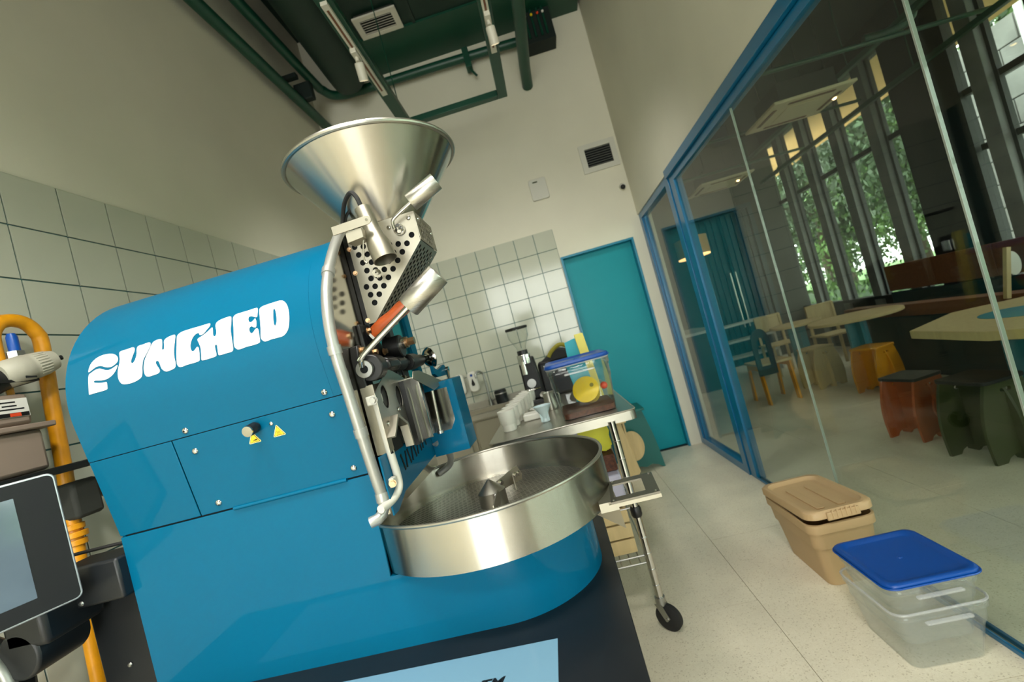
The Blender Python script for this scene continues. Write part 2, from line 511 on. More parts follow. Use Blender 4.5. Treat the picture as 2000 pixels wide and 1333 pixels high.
# door bay at the back: frame around y 3.6..4.57
def bar(name, lo, hi, m='frame_blue', bev=0.003): return MB().box(lo, hi).build(name, m, gp, bevel=bev)
bar('frame_stile', (XR-0.02, 4.50, 0), (XR+0.05, YB, ZT))
bar('frame_stile', (XR-0.005, 4.455, 0.06), (XR+0.035, 4.50, ZT-0.05))
bar('frame_rail', (XR-0.02, 3.58, 0), (XR+0.05, 4.50, 0.065))
bar('frame_rail', (XR-0.02, 3.58, ZT-0.055), (XR+0.05, 4.50, ZT))
bar('frame_stile', (XR-0.02, 3.50, 0), (XR+0.05, 3.585, ZT+0.02))
bar('frame_post', (XR-0.012, 3.395, 0), (XR+0.05, 3.495, ZT))
bar('frame_head', (XR-0.035, YR, ZT-0.03), (XR+0.06, 3.5, ZT+0.03))
bar('frame_head', (XR-0.012, YR, ZT-0.075), (XR+0.04, 3.4, ZT-0.032))
bar('floor_channel', (XR-0.012, YR, 0), (XR-0.002, 3.4, 0.018)); bar('floor_channel', (XR+0.014, YR, 0), (XR+0.026, 3.4, 0.018))
bar('glass_pane', (XR+0.010, 3.58, 0.06), (XR+0.018, 4.46, ZT-0.05), 'partition_glass', 0)
ys = [3.397, 2.383, 1.335, 0.287, -0.76, -1.81, -2.86, -3.91, YR]
for a, b in zip(ys, ys[1:]):
    bar('glass_pane', (XR+0.001, b+0.004, 0.004), (XR+0.011, a-0.004, ZT-0.06), 'partition_glass', 0)
for y in ys[1:-1]:
    w_ = 0.0018 if y > 2 else 0.003
    bar('glass_joint', (XR+0.0005, y-w_, 0.01), (XR+0.0115, y+w_, ZT-0.06), 'joint_seal' if 'joint_seal' in MATS else mat('joint_seal', (150, 158, 150), 0.25), 0)

# ---------------------------------------------------------------- ceiling fittings
ac = thing('ceiling_duct_unit', 'large dark green air duct box hung under the ceiling against the back wall', 'duct', (-0.2, 3.9, 4.42))
B('duct_body', (-1.42, 3.15, 4.42), (XR-0.05, YB, 4.93), 'deep_green', ac, bevel=0.01)
B('flange', (-1.45, 3.10, 4.40), (XR-0.05, 3.16, 4.95), 'deep_green', ac)
B('flange', (-0.45, 3.5, 4.405), (-0.42, YB, 4.42), 'deep_green', ac)
B('lower_panel', (-1.38, 4.05, 4.40), (XR-0.06, YB, 4.42), 'pipe_green', ac)
fd = MB().tube(smoothpath([(-1.10, 1.2, 4.22), (-1.12, 2.4, 4.22), (-1.14, 3.0, 4.225), (-1.17, 3.6, 4.23), (-1.19, 4.0, 4.23), (-1.2, 4.22, 4.235)]), 0.16, n=20).build('flexible_duct', 'deep_green', None)
tag(fd, 'dark green round flexible duct bending up beside the air duct box', 'duct')
vg = thing('air_vent', 'white louvred air vent on the dark green ceiling duct', 'vent', (-0.72, 3.9, 4.36))
vx0, vx1, vy0, vy1 = -0.915, -0.53, 3.76, 4.02
MB().holed(rrect(vx0, vy0, vx1, vy1, 0.004, 1), [rrect(vx0+0.05, vy0+0.045, vx1-0.05, vy1-0.045, 0.002, 1)], XY, 4.375, 4.39).build('vent_frame', 'white_plastic', vg, smooth=0)
B('vent_box', (vx0+0.02, vy0+0.02, 4.393), (vx1-0.02, vy1-0.02, 4.42), 'cafe_dark', vg)
for k in range(6):
    y = vy0+0.060+k*0.028
    MB().box((vx0+0.05, y-0.008, 4.379), (vx1-0.05, y+0.008, 4.381), rot=Matrix.Rotation(0.6, 3, 'X')).build('louvre', 'white_plastic', vg, smooth=0)

# hanging track frame and lamps
tf = thing('lighting_track_frame', 'green hanging channel frame carrying white lighting tracks', 'track', (-0.2, 2.6, 3.3))
zt = 3.30
B('channel', (-0.705, -3.2, zt), (-0.62, 3.66, zt+0.05), 'pipe_green', tf, bevel=0.004)
B('channel', (0.10, -3.2, zt), (0.175, 3.66, zt+0.05), 'pipe_green', tf, bevel=0.004)
B('channel', (-0.62, 3.60, zt), (0.10, 3.66, zt+0.05), 'pipe_green', tf, bevel=0.004)
for x in (-0.66, 0.14):
    for y in (-2.0, 0.4, 3.5): MB().cyl((x, y, zt+0.05), (x, y, ZC), 0.004, n=8).build('hanger_rod', 'pipe_green', tf)
for x0, ya, yb in ((-0.663, 2.25, 3.12), (0.138, 1.7, 3.05), (-0.663, -3.0, 0.8), (0.138, -3.0, 0.8)):
    t = B('track', (x0-0.019, ya, zt-0.022), (x0+0.019, yb, zt), 'white_plastic', tf, bevel=0.002)
    B('track_slot', (x0-0.006, ya+0.04, zt-0.0235), (x0+0.006, yb-0.06, zt-0.0215), 'wood_brown', t)
def spot(x, y, lab, dx=0.0, dy=0.0, power=128.0):
    s = thing('track_spotlight', lab, 'spotlight', (x, y, zt-0.02), 'spotlights on the hanging tracks')
    B('adapter', (x-0.018, y-0.07, zt-0.05), (x+0.018, y+0.03, zt-0.02), 'white_plastic', s, bevel=0.004)
    MB().cyl((x, y-0.02, zt-0.05), (x, y-0.02, zt-0.075), 0.012, n=12).build('swivel', 'white_plastic', s)
    d = Vector((dx, dy, -1)).normalized(); p = Vector((x, y, zt-0.07))
    MB().lathe([(0, 0), (0.026, 0), (0.028, 0.008), (0.028, 0.095), (0.0255, 0.095), (0.024, 0.075), (0, 0.075)], p, d, n=28).build('lamp_head', 'white_plastic', s, bevel=0)
    MB().cyl(p+d*0.076, p+d*0.079, 0.022, n=20).build('lens', 'spot_lens', s)
    ld = bpy.data.lights.new('spot_beam', 'SPOT'); ld.energy = power; ld.color = (1.0, 0.97, 0.90); ld.spot_size = math.radians(125); ld.spot_blend = 1.0; ld.shadow_soft_size = 0.16
    lo = bpy.data.objects.new('spot_beam', ld); COL.objects.link(lo); lo.parent = s
    lo.location = p+d*0.10-Vector(s.location); lo.rotation_euler = d.to_track_quat('-Z', 'Y').to_euler()
mat('spot_lens', (255, 246, 226), 0.5, emit=((255, 240, 214), 4.0))
for k, y in enumerate((-2.6, -1.2, 0.2)):
    spot(-0.668, y, ['white spotlight at the window end of the left lighting track', 'second white spotlight from the window on the left lighting track', 'third white spotlight from the window on the left lighting track'][k])
    spot(0.135, y, ['white spotlight at the window end of the right lighting track', 'second white spotlight from the window on the right lighting track', 'third white spotlight from the window on the right lighting track'][k], -0.40, 0.1)
spot(-0.668, 2.66, 'white cylindrical spotlight on the track left of the ceiling vent', -0.10, 0.5, 58.0)
spot(0.138, 2.72, 'white cylindrical spotlight on the track right of the ceiling vent', 0.05, 0.5, 58.0)

def pipe(name, path, r, label, m='pipe_green', n=16):
    o = MB().tube(path, r, n=n).build(name, m, None); tag(o, label, 'pipe'); return o
pipe('ceiling_pipe', [(-1.62, YR+0.1, 4.0), (-1.62, YB-0.02, 4.02)], 0.045, 'straight green pipe running high along the left wall')
pipe('ceiling_pipe', smoothpath([(-1.53, YR+0.1, 4.24), (-1.52, 1.0, 4.24), (-1.51, 3.9, 4.25), (-1.49, 4.3, 4.25), (-1.40, 4.44, 4.25), (-1.15, 4.47, 4.25), (-0.4, 4.47, 4.24), (0.4, 4.47, 4.22), (0.66, 4.47, 4.20)], 5), 0.042, 'green pipe turning from the left wall along the back wall')
pipe('ceiling_pipe', [(0.40, YR+0.1, 3.86), (0.43, 4.3, 3.86), (0.435, YB-0.05, 3.84), (0.435, YB-0.005, 3.83)], 0.052, 'thick green pipe running straight into the back wall')
pc = thing('pipe_cluster', 'bundle of thin dark green pipes with red and yellow valves near the back wall', 'pipes', (0.66, 4.47, 4.1))
B('pipe_bracket', (0.50, 4.38, 4.10), (0.80, YB-0.01, 4.42), 'dark_green', pc)
for k, (x, c) in enumerate(((0.56, 'paper_white'), (0.62, 'yellow_plastic'), (0.68, 'red_dot'), (0.73, 'paper_white'))):
    MB().cyl((x, 4.36, 4.14), (x, 4.36, 4.40), 0.011, n=10).build('thin_pipe', 'pipe_green', pc)
    MB().sph((x, 4.34, 4.34), 0.013).build('valve', c, pc)
cs = thing('pipe_clamp', 'black pipe clamps fixed to the green pipe by the left corner', 'clamp', (-1.56, 4.05, 4.1))
B('clamp_body', (-1.66, 4.02, 4.04), (-1.50, 4.09, 4.20), 'dark_green', cs, bevel=0.01)
B('clamp_arm', (-1.70, 3.9, 4.18), (-1.56, 3.95, 4.22), 'dark_green', cs)
pd = thing('pipe_hanger', 'short green bracket hanging from the pipe along the back wall', 'bracket', (-0.05, 4.46, 4.1))
B('strap', (-0.10, 4.41, 4.10), (-0.04, 4.52, 4.30), 'pipe_green', pd, bevel=0.003)
MB().cyl((-0.02, 4.46, 4.02), (-0.07, 4.46, 4.11), 0.012, n=8).build('bolt', 'pipe_green', pd)

# ---------------------------------------------------------------- fittings on the back wall
mat('cafe_grey', (96, 98, 92), 0.5)
wv = thing('wall_vent', 'white framed air grille with dark slats high on the back wall', 'vent', (0.92, YB, 2.96))
a0, a1, c0, c1 = 0.742, 1.100, 2.815, 3.097
MB().holed(rrect(a0, c0, a1, c1, 0.004, 1), [rrect(a0+0.052, c0+0.05, a1-0.052, c1-0.05, 0.002, 1)], XZ, YB-0.018, YB).build('vent_frame', 'white_paint', wv, smooth=0)
B('vent_back', (a0+0.05, YB-0.002, c0+0.045), (a1-0.05, YB+0.004, c1-0.045), 'dark_gap', wv)
for k in range(8):
    z = c0+0.062+k*0.0232
    MB().box((a0+0.05, YB-0.016, z-0.002), (a1-0.05, YB-0.003, z+0.002), rot=Matrix.Rotation(0.5, 3, 'X')).build('slat', 'cafe_grey', wv, smooth=0)
jb = thing('wall_box', 'square white junction box on the back wall beside the vent', 'box', (0.27, YB, 2.8))
MB().prism(rrect(0.186, 2.702, 0.358, 2.912, 0.018), XZ, YB-0.03, YB).build('box_cover', 'white_paint', jb, bevel=0.004)
B('indicator', (0.225, YB-0.032, 2.872), (0.275, YB-0.029, 2.886), 'olive_paint', jb)
sc_ = thing('security_camera', 'small white dome camera with a black lens near the wall corner', 'camera', (1.055, YB, 2.58))
MB().lathe([(0, 0), (0.032, 0), (0.034, 0.008), (0.03, 0.03), (0.028, 0.055), (0, 0.055)], (1.062, YB, 2.60), (-0.12, -1, -0.25), n=24).build('camera_body', 'white_paint', sc_)
MB().sph((1.052, YB-0.055, 2.583), 0.024).build('lens', 'black', sc_)
# ================================================================ coffee roaster
XF = -0.435; XB = -1.045; YC = 1.176; ZCY = 1.46; RS = 0.265; ZP = 0.7865
RO = thing('coffee_roaster', 'blue drum coffee roaster with steel hopper and round cooling tray', 'coffee roaster', (-0.55, YC, 0))
TA = math.radians(8.7)
def prof(z, r=RS):
    """near side y of the body at height z"""
    zt_ = ZCY-r*math.sin(TA)
    if z >= zt_: return YC-math.sqrt(max(0, r*r-(z-ZCY)**2))
    return YC-r*math.cos(TA)+(zt_-z)*math.tan(TA)
Z1, Z2 = 1.342, 1.162
def shell_loop(r, zlow):
    P = []
    P.append((prof(zlow, r), zlow)); P.append((prof(1.40, r), 1.40))
    for k in range(0, 41):
        a = PI+TA-(PI+2*TA)*k/40
        P.append((YC+r*math.cos(a), ZCY+r*math.sin(a)))
    P.append((2*YC-prof(1.40, r), 1.40)); P.append((2*YC-prof(zlow, r), zlow))
    return P
# inner dark core so that the panel gaps read as gaps
core = shell_loop(RS-0.006, 1.10)
MB().prism(core, YZ, XB+0.01, XF-0.012).build('inner_body', 'dark_gap', RO)
def shell(name, x0, x1, r, t, m):
    Lp = shell_loop(r, Z1); Li = shell_loop(r-t, Z1)
    b = MB(); n = len(Lp)
    R = [[b.bm.verts.new((x, y, z)) for y, z in L] for L in (Lp, Li) for x in (x0, x1)]
    o0, o1, i0_, i1_ = R
    for k in range(n-1):
        b.bm.faces.new((o0[k], o0[k+1], o1[k+1], o1[k])); b.bm.faces.new((i0_[k+1], i0_[k], i1_[k], i1_[k+1]))
        b.bm.faces.new((o0[k+1], o0[k], i0_[k], i0_[k+1])); b.bm.faces.new((o1[k], o1[k+1], i1_[k+1], i1_[k]))
    for k in (0, n-1): b.bm.faces.new((o0[k], o1[k], i1_[k], i0_[k]))
    return b.build(name, m, RO)
upper = shell('upper_shell', XB, -0.468, RS, 0.004, 'machine_blue')
shell('front_band', -0.4672, XF, RS+0.0008, 0.006, 'machine_blue')
back_cap = MB().prism(shell_loop(RS-0.004, 1.16), YZ, XB, XB+0.008).build('rear_cover', 'machine_blue', RO)

# white lettering that follows the curve of the shell
LETTERS={
 'P1':[(-0.987, 1.5324), (-0.9864, 1.5424), (-0.9815, 1.5518), (-0.9719, 1.5589), (-0.9579, 1.5624), (-0.9418, 1.5615), (-0.9294, 1.5582), (-0.9207, 1.5525), (-0.9158, 1.5452), (-0.9159, 1.5387), (-0.9194, 1.5349), (-0.9271, 1.531), (-0.9363, 1.5302), (-0.9455, 1.5328), (-0.9536, 1.5373), (-0.9603, 1.5394), (-0.9683, 1.5394), (-0.976, 1.5367)],
 'P2':[(-0.9868, 1.5253), (-0.9797, 1.5299), (-0.9705, 1.5335), (-0.9613, 1.5337), (-0.9533, 1.5307), (-0.9441, 1.5259), (-0.9349, 1.5247), (-0.9257, 1.5271), (-0.9164, 1.5302), (-0.9179, 1.5232), (-0.9248, 1.5144), (-0.9343, 1.5086), (-0.9462, 1.5058), (-0.9592, 1.5071), (-0.9708, 1.5099), (-0.9745, 1.5087), (-0.9724, 1.5058), (-0.9622, 1.5025), (-0.9519, 1.5008), (-0.944, 1.4996), (-0.9436, 1.4898), (-0.9451, 1.4843), (-0.957, 1.4832), (-0.9739, 1.4835), (-0.9871, 1.4833), (-0.9889, 1.4862), (-0.988, 1.5037)],
 'U':[(-0.9138, 1.5555), (-0.9097, 1.5592), (-0.8953, 1.5595), (-0.8822, 1.5602), (-0.8766, 1.5569), (-0.8761, 1.5502), (-0.8798, 1.5404), (-0.883, 1.5318), (-0.8828, 1.5264), (-0.8789, 1.5248), (-0.8737, 1.5305), (-0.8703, 1.5415), (-0.871, 1.5536), (-0.8677, 1.5593), (-0.856, 1.5598), (-0.843, 1.5607), (-0.8382, 1.558), (-0.8381, 1.5507), (-0.8465, 1.5363), (-0.8537, 1.5252), (-0.8569, 1.5119), (-0.8585, 1.497), (-0.8616, 1.4895), (-0.87, 1.4853), (-0.8833, 1.4829), (-0.8987, 1.4834), (-0.9085, 1.4865), (-0.9138, 1.4938), (-0.9162, 1.5039), (-0.9155, 1.5179), (-0.9121, 1.5312), (-0.9113, 1.5428)],
 'N':[(-0.8346, 1.5546), (-0.8298, 1.5593), (-0.8222, 1.5609), (-0.8137, 1.5604), (-0.8101, 1.5564), (-0.8087, 1.5464), (-0.8091, 1.5381), (-0.8078, 1.5348), (-0.8046, 1.5357), (-0.8039, 1.5439), (-0.8052, 1.5526), (-0.8012, 1.5581), (-0.7911, 1.5608), (-0.7814, 1.5612), (-0.7782, 1.5579), (-0.7785, 1.5454), (-0.7804, 1.5292), (-0.7808, 1.5128), (-0.7796, 1.5007), (-0.7802, 1.4927), (-0.7841, 1.4879), (-0.7933, 1.4862), (-0.8023, 1.4856), (-0.8081, 1.4889), (-0.8133, 1.4956), (-0.8159, 1.5057), (-0.8184, 1.5122), (-0.8221, 1.5142), (-0.8249, 1.511), (-0.8225, 1.5039), (-0.818, 1.4945), (-0.8189, 1.4889), (-0.8251, 1.4864), (-0.8366, 1.4859), (-0.8456, 1.4859), (-0.8514, 1.4892), (-0.8541, 1.497), (-0.854, 1.5087), (-0.8512, 1.5221), (-0.8452, 1.5348), (-0.8391, 1.545)],
 'C':[(-0.7741, 1.5548), (-0.7694, 1.5604), (-0.7594, 1.5632), (-0.7374, 1.5637), (-0.7154, 1.5635), (-0.6994, 1.5638), (-0.6952, 1.562), (-0.6961, 1.5567), (-0.7031, 1.5504), (-0.7103, 1.5441), (-0.7176, 1.5427), (-0.7208, 1.5456), (-0.7223, 1.5488), (-0.7292, 1.548), (-0.7364, 1.5417), (-0.741, 1.5307), (-0.7417, 1.5215), (-0.7399, 1.5143), (-0.7365, 1.5123), (-0.7319, 1.5148), (-0.7272, 1.5192), (-0.7234, 1.5168), (-0.7227, 1.507), (-0.7237, 1.4925), (-0.7262, 1.4885), (-0.7372, 1.4874), (-0.753, 1.4876), (-0.7661, 1.4865), (-0.773, 1.4883), (-0.7768, 1.496), (-0.7756, 1.5145), (-0.7743, 1.5371)],
 'H':[(-0.7249, 1.5359), (-0.7147, 1.5399), (-0.7031, 1.5449), (-0.693, 1.5514), (-0.6894, 1.5518), (-0.6883, 1.5435), (-0.6881, 1.5353), (-0.6854, 1.5312), (-0.6817, 1.5335), (-0.6803, 1.5413), (-0.6826, 1.5529), (-0.6803, 1.5606), (-0.6718, 1.5644), (-0.6589, 1.5657), (-0.6495, 1.5658), (-0.6454, 1.5618), (-0.6457, 1.5481), (-0.647, 1.5348), (-0.6463, 1.5198), (-0.6457, 1.5022), (-0.6467, 1.4918), (-0.6509, 1.4883), (-0.6629, 1.4882), (-0.6771, 1.488), (-0.6807, 1.4903), (-0.681, 1.4984), (-0.6809, 1.5091), (-0.6827, 1.5122), (-0.6858, 1.5104), (-0.6856, 1.501), (-0.685, 1.4915), (-0.6878, 1.4882), (-0.7015, 1.4872), (-0.7172, 1.4874), (-0.7202, 1.4903), (-0.7192, 1.5007), (-0.7189, 1.5153), (-0.7223, 1.527)],
 'E':[(-0.6413, 1.5607), (-0.6358, 1.5661), (-0.6243, 1.567), (-0.607, 1.567), (-0.5884, 1.5676), (-0.584, 1.5646), (-0.5842, 1.5542), (-0.5855, 1.547), (-0.5898, 1.5471), (-0.5968, 1.5511), (-0.6032, 1.552), (-0.6057, 1.5479), (-0.6042, 1.5413), (-0.5986, 1.5393), (-0.5928, 1.5429), (-0.5899, 1.5445), (-0.588, 1.5388), (-0.5879, 1.5306), (-0.5898, 1.5251), (-0.594, 1.5258), (-0.5993, 1.5295), (-0.604, 1.5276), (-0.605, 1.5218), (-0.6028, 1.5159), (-0.598, 1.5152), (-0.5917, 1.5209), (-0.5873, 1.5221), (-0.5847, 1.5176), (-0.5844, 1.5068), (-0.5845, 1.4949), (-0.5872, 1.4903), (-0.5994, 1.489), (-0.6161, 1.4895), (-0.6332, 1.4884), (-0.6396, 1.4919), (-0.6432, 1.4995), (-0.6413, 1.5197), (-0.6407, 1.5385), (-0.6414, 1.5524)],
 'D':[(-0.5804, 1.5614), (-0.5755, 1.5663), (-0.5641, 1.5679), (-0.547, 1.5686), (-0.5314, 1.5683), (-0.5229, 1.5637), (-0.5161, 1.5527), (-0.5132, 1.5368), (-0.514, 1.5208), (-0.5176, 1.5057), (-0.5243, 1.4956), (-0.5336, 1.4902), (-0.5462, 1.49), (-0.56, 1.4902), (-0.5728, 1.4893), (-0.5789, 1.4934), (-0.5818, 1.5008), (-0.5795, 1.5188), (-0.5792, 1.5377), (-0.58, 1.5516)],
 'Dh':[(-0.5457, 1.5536), (-0.5431, 1.548), (-0.542, 1.5381), (-0.5421, 1.5273), (-0.5441, 1.5198), (-0.5469, 1.5163), (-0.5488, 1.5211), (-0.5491, 1.5319), (-0.5486, 1.5441), (-0.5479, 1.5514)],
}

def letter(loop, hole=None):
    b = MB()
    outer = smoothloop(loop, 3); holes = [smoothloop(hole, 3)] if hole else []
    b.holed(outer, holes, lambda u, v, t: Vector((u, 0.0, v)))
    bmesh.ops.subdivide_edges(b.bm, edges=[e for e in b.bm.edges if e.calc_length() > 0.02], cuts=1)
    for v in b.bm.verts: v.co.y = prof(v.co.z)-0.0009
    return b
for key in ('P1', 'P2', 'U', 'N', 'C', 'H', 'E', 'D'):
    letter(LETTERS[key], LETTERS['Dh'] if key == 'D' else None).build('letter', 'letter_white', upper, smooth=60)

# middle panels, slanting inwards
def slant(name, x0, x1, za, zb, parent=RO, t=0.003, m='machine_blue'):
    out = None
    for sgn in (1, 0):
        b = MB()
        f = (lambda y: y) if not sgn else (lambda y: 2*YC-y)
        q = []
        for z in (za, zb):
            for d in (0, t):
                q.append((f(prof(z)+d), z))
        lo_o, lo_i, hi_o, hi_i = q
        b.prism([lo_o, hi_o, hi_i, lo_i], YZ, x0, x1)
        out = b.build(name, m, parent, bevel=0.0008)
    return out
slant('rear_panel', XB, -0.8465, Z2+0.002, Z1-0.0018)
hatch = slant('hatch_panel', -0.8435, -0.4425, Z2+0.002, Z1-0.0018)
slant('front_strip', -0.4400, XF, Z2+0.002, Z1-0.0018)
# lower body: side panels with the notch for the tray, block with the rounded nose
YS = prof(Z2)
RB = YC-YS
XN = -0.242
notch = [(XB, 0.94), (-0.462, 0.94), (-0.4595, 1.0), (-0.4575, 1.075)]
notch += [(-0.4575+0.012-0.012*math.cos(a), 1.075+0.012*math.sin(a)) for a in (0.4, 0.8, 1.2, 1.57)]
notch += [(-0.4345, 1.091), (-0.4345, Z2-0.0015), (XB, Z2-0.0015)]
lb = MB()
lb.prism(notch, XZ, YS, YS+0.005); lb.prism(notch, XZ, 2*YC-YS-0.005, 2*YC-YS)
lb.box((XB, YS+0.005, 0.94), (XB+0.006, 2*YC-YS-0.005, Z2-0.0015)); lb.box((-0.60, YS+0.005, 0.94), (-0.595, 2*YC-YS-0.005, Z2-0.005))
plan = [(XB, YS)]+[(XN+RB*math.cos(a), YC+RB*math.sin(a)) for a in [math.radians(-90+180*k/36) for k in range(37)]]+[(XB, 2*YC-YS)]
lb.prism(plan, XY, ZP, 0.94)
lb.build('lower_body', 'machine_blue', RO, smooth=25)
# black base cabinet with plate top
base = MB().box((-1.10, 0.60, 0.76), (0.0085, 1.56, ZP)).build('base_plate', 'machine_black', RO, bevel=0.002)
B('base_cabinet', (-1.08, 0.63, 0.10), (-0.015, 1.53, 0.76), 'machine_black', RO, bevel=0.004)
for x in (-1.02, -0.08):
    for y in (0.7, 1.46): MB().cyl((x, y, 0), (x, y, 0.1), 0.03, 0.02, n=16).build('foot', 'rubber', RO)
st = MB().prism([(-0.86, 0.64), (-0.1375, 0.64), (-0.1375, 0.876), (-0.86, 0.889)], XY, ZP+0.0002, ZP+0.001).build('sticker', 'sticker', RO, smooth=0)
# TM mark on the sticker
fc = bpy.data.curves.new('tm', 'FONT'); fc.body = 'TM'; fc.size = 0.032; fc.shear = 0.25; fc.extrude = 0.0002; fc.offset = 0.0007
fo = bpy.data.objects.new('tm', fc); COL.objects.link(fo)
bpy.context.view_layer.update()
me = bpy.data.meshes.new_from_object(fo.evaluated_get(bpy.context.evaluated_depsgraph_get()))
bpy.data.objects.remove(fo)
to = bpy.data.objects.new('print', me); COL.objects.link(to); to.parent = st; me.materials.append(MATS['print_black'])
to.location = Vector((-0.281, 0.781, ZP+0.0014))-Vector((-0.55, YC, 0))

# screws, knob and warning stickers on the near side
NN = Vector((0, -math.cos(TA), -math.sin(TA)))
def onside(x, z, d=0.0):
    return Vector((x, prof(z), z))+NN*d
def screw(x, z, parent, r=0.0075):
    o = MB(); p = onside(x, z)
    o.lathe([(0, r*0.62), (r*0.35, r*0.60), (r*0.75, r*0.42), (r*0.97, r*0.15), (r, 0)], p, NN, n=16)
    s = o.build('screw', 'chrome', parent, smooth=60)
    if parent is RO: MB().cyl(p+NN*(r*0.58), p+NN*(r*0.64), r*0.3, n=6).build('socket', 'dark_gap', s)
    return s
for x, z in ((-0.806, 1.354), (-0.4845, 1.355)): screw(x, z, RO)
for x, z in ((-0.802, 1.306), (-0.484, 1.306), (-0.795, 1.183), (-0.478, 1.183), ): screw(x, z, hatch)
for x, z in ((-0.677, 1.3196), (-0.618, 1.3204)): screw(x, z, hatch, 0.0048)
p = onside(-0.6505, 1.323)
k_ = MB().lathe([(0.0085, 0), (0.0095, 0.004), (0.0095, 0.0055), (0.012, 0.0075), (0.012, 0.030), (0.0115, 0.031)], p, NN, n=24).build('latch_knob', 'black_iron', hatch)
MB().lathe([(0.0115, 0.031), (0.0112, 0.034), (0.008, 0.0345), (0, 0.0345)], p, NN, n=24).build('knob_cap', 'steel_mirror', RO)
def tri(cx, cz, s, d, m, parent, rr=0.0):
    a = [(cx-s/2, cz-s*0.29), (cx+s/2, cz-s*0.29), (cx, cz+s*0.577)]
    pl = []
    for k in range(3):
        P0 = Vector(a[k-1]); P1 = Vector(a[k]); P2 = Vector(a[(k+1) % 3])
        e1 = P1+(P0-P1).normalized()*rr; e2 = P1+(P2-P1).normalized()*rr
        pl += [tuple(e1), tuple((e1+e2)/2*0.5+P1*0.5), tuple(e2)]
    b = MB(); vs = [b.bm.verts.new(onside(u, v, d)) for u, v in pl]; b.bm.faces.new(vs)
    return b.build('sticker_layer' if parent is not hatch else 'warning_sticker', m, parent, smooth=0)
for cx, cz, kind in ((-0.6655, 1.2985, 0), (-0.6085, 1.2995, 1)):
    tri(cx, cz, 0.0300, 0.0006, 'warn_cream', hatch, 0.0035)
    tri(cx, cz, 0.0252, 0.0008, 'warn_black', hatch, 0.002)
    tri(cx, cz, 0.0220, 0.0010, 'warn_yellow', hatch, 0.0015)
    g = MB()
    def quad(u0, v0, u1, v1): 
        g.bm.faces.new([g.bm.verts.new(onside(u, v, 0.0013)) for u, v in ((u0, v0), (u1, v0), (u1, v1), (u0, v1))])
    if kind == 0:
        quad(cx+0.0005, cz-0.0035, cx+0.0065, cz-0.0008); quad(cx-0.004, cz-0.004, cx+0.001, cz-0.0025)
    else:
        quad(cx-0.005, cz-0.0052, cx+0.005, cz-0.0045)
        for k in (-1, 0, 1): quad(cx+k*0.003-0.0004, cz-0.0032, cx+k*0.003+0.0005, cz+0.003)
    g.build('pictogram', 'warn_black', hatch, smooth=0)
hg = MB(); hg.tube([(-0.765, YS-0.001, Z2), (-0.50, YS-0.001, Z2)], 0.0042, n=12)
hinge = hg.build('piano_hinge', 'machine_blue', RO)

# ---- steel face plate and everything on it
fp = shell_loop(RS-0.002, 1.06)
MB().prism(fp, YZ, XF-0.004, XF+0.002).build('face_plate', 'steel_mirror', RO, smooth=20)
B('far_flange', (XF, 1.40, 1.10), (XF+0.012, 1.445, 1.56), 'machine_blue', RO, bevel=0.002)
# conduit around the face
t1 = [(1.13, 1.755), (1.06, 1.708), (0.985, 1.637), (0.933, 1.572), (0.905, 1.513), (0.893, 1.458), (0.893, 1.403), (0.901, 1.344), (0.909, 1.273), (0.917, 1.205), (0.925, 1.149), (0.931, 1.113), (0.927, 1.092)]
path = smoothpath([(-0.424, y, z) for y, z in t1], 4)+[(-0.427, 0.915, 1.082), (-0.433, 0.905, 1.078), (-0.448, 0.90, 1.076)]
cond = MB().tube(path, 0.0115, n=16).build('conduit', 'alu_grey', RO)
for i in (0, 10, 22, 33, 44):
    a = Vector(path[i]); d = (Vector(path[i+1])-a).normalized()
    MB().cyl(a-d*0.009, a+d*0.009, 0.0138, n=16).build('conduit_coupling', 'alu_grey', cond)
t2 = [(-0.40, 0.968, 1.312), (-0.40, 0.969, 1.26), (-0.40, 0.972, 1.20), (-0.40, 0.977, 1.145), (-0.401, 0.975, 1.118), (-0.405, 0.96, 1.105), (-0.412, 0.935, 1.098), (-0.42, 0.90, 1.097)]
c2 = MB().tube(smoothpath(t2, 5), 0.0085, n=14).build('drain_pipe', 'white_paint', RO)
MB().box((-0.412, 0.945, 1.302), (-0.388, 0.980, 1.322)).build('pipe_bracket', 'white_paint', c2, bevel=0.002)
MB().hexb((-0.392, 0.94, 1.312), (0, -1, 0), 0.007, 0.012).build('bolt', 'zinc', c2)
MB().box((-0.42, 0.944, 1.123), (-0.398, 0.966, 1.143)).build('pipe_bracket', 'white_paint', c2, bevel=0.002)
MB().hexb((-0.40, 0.942, 1.133), (0.3, -1, 0), 0.006, 0.006).build('bolt', 'brass', c2)
MB().tube(smoothpath([(-0.40, 1.30, 1.14), (-0.385, 1.36, 1.09), (-0.40, 1.39, 1.05), (-0.44, 1.39, 1.03)], 5), 0.010, n=12).build('far_pipe', 'alu_grey', RO)

# black vertical flange strip that carries the feed chute
B('chute_flange', (XF+0.002, 1.098, 1.455), (XF+0.016, 1.130, 1.725), 'black_iron', RO, bevel=0.002)
B('chute_flange', (XF+0.002, 1.222, 1.455), (XF+0.016, 1.254, 1.725), 'black_iron', RO, bevel=0.002)
for z in (1.50, 1.62, 1.68): MB().hexb((XF+0.016, 1.092, z), (0.2, -1, 0), 0.0042, 0.006).build('flange_bolt', 'brass', RO)

# perforated feed chute
y0c, y1c = 1.092, 1.252
pn = [(-0.418, 1.722), (-0.2395, 1.725), (-0.2415, 1.6545), (-0.4035, 1.4905), (-0.418, 1.4905)]
holes = []
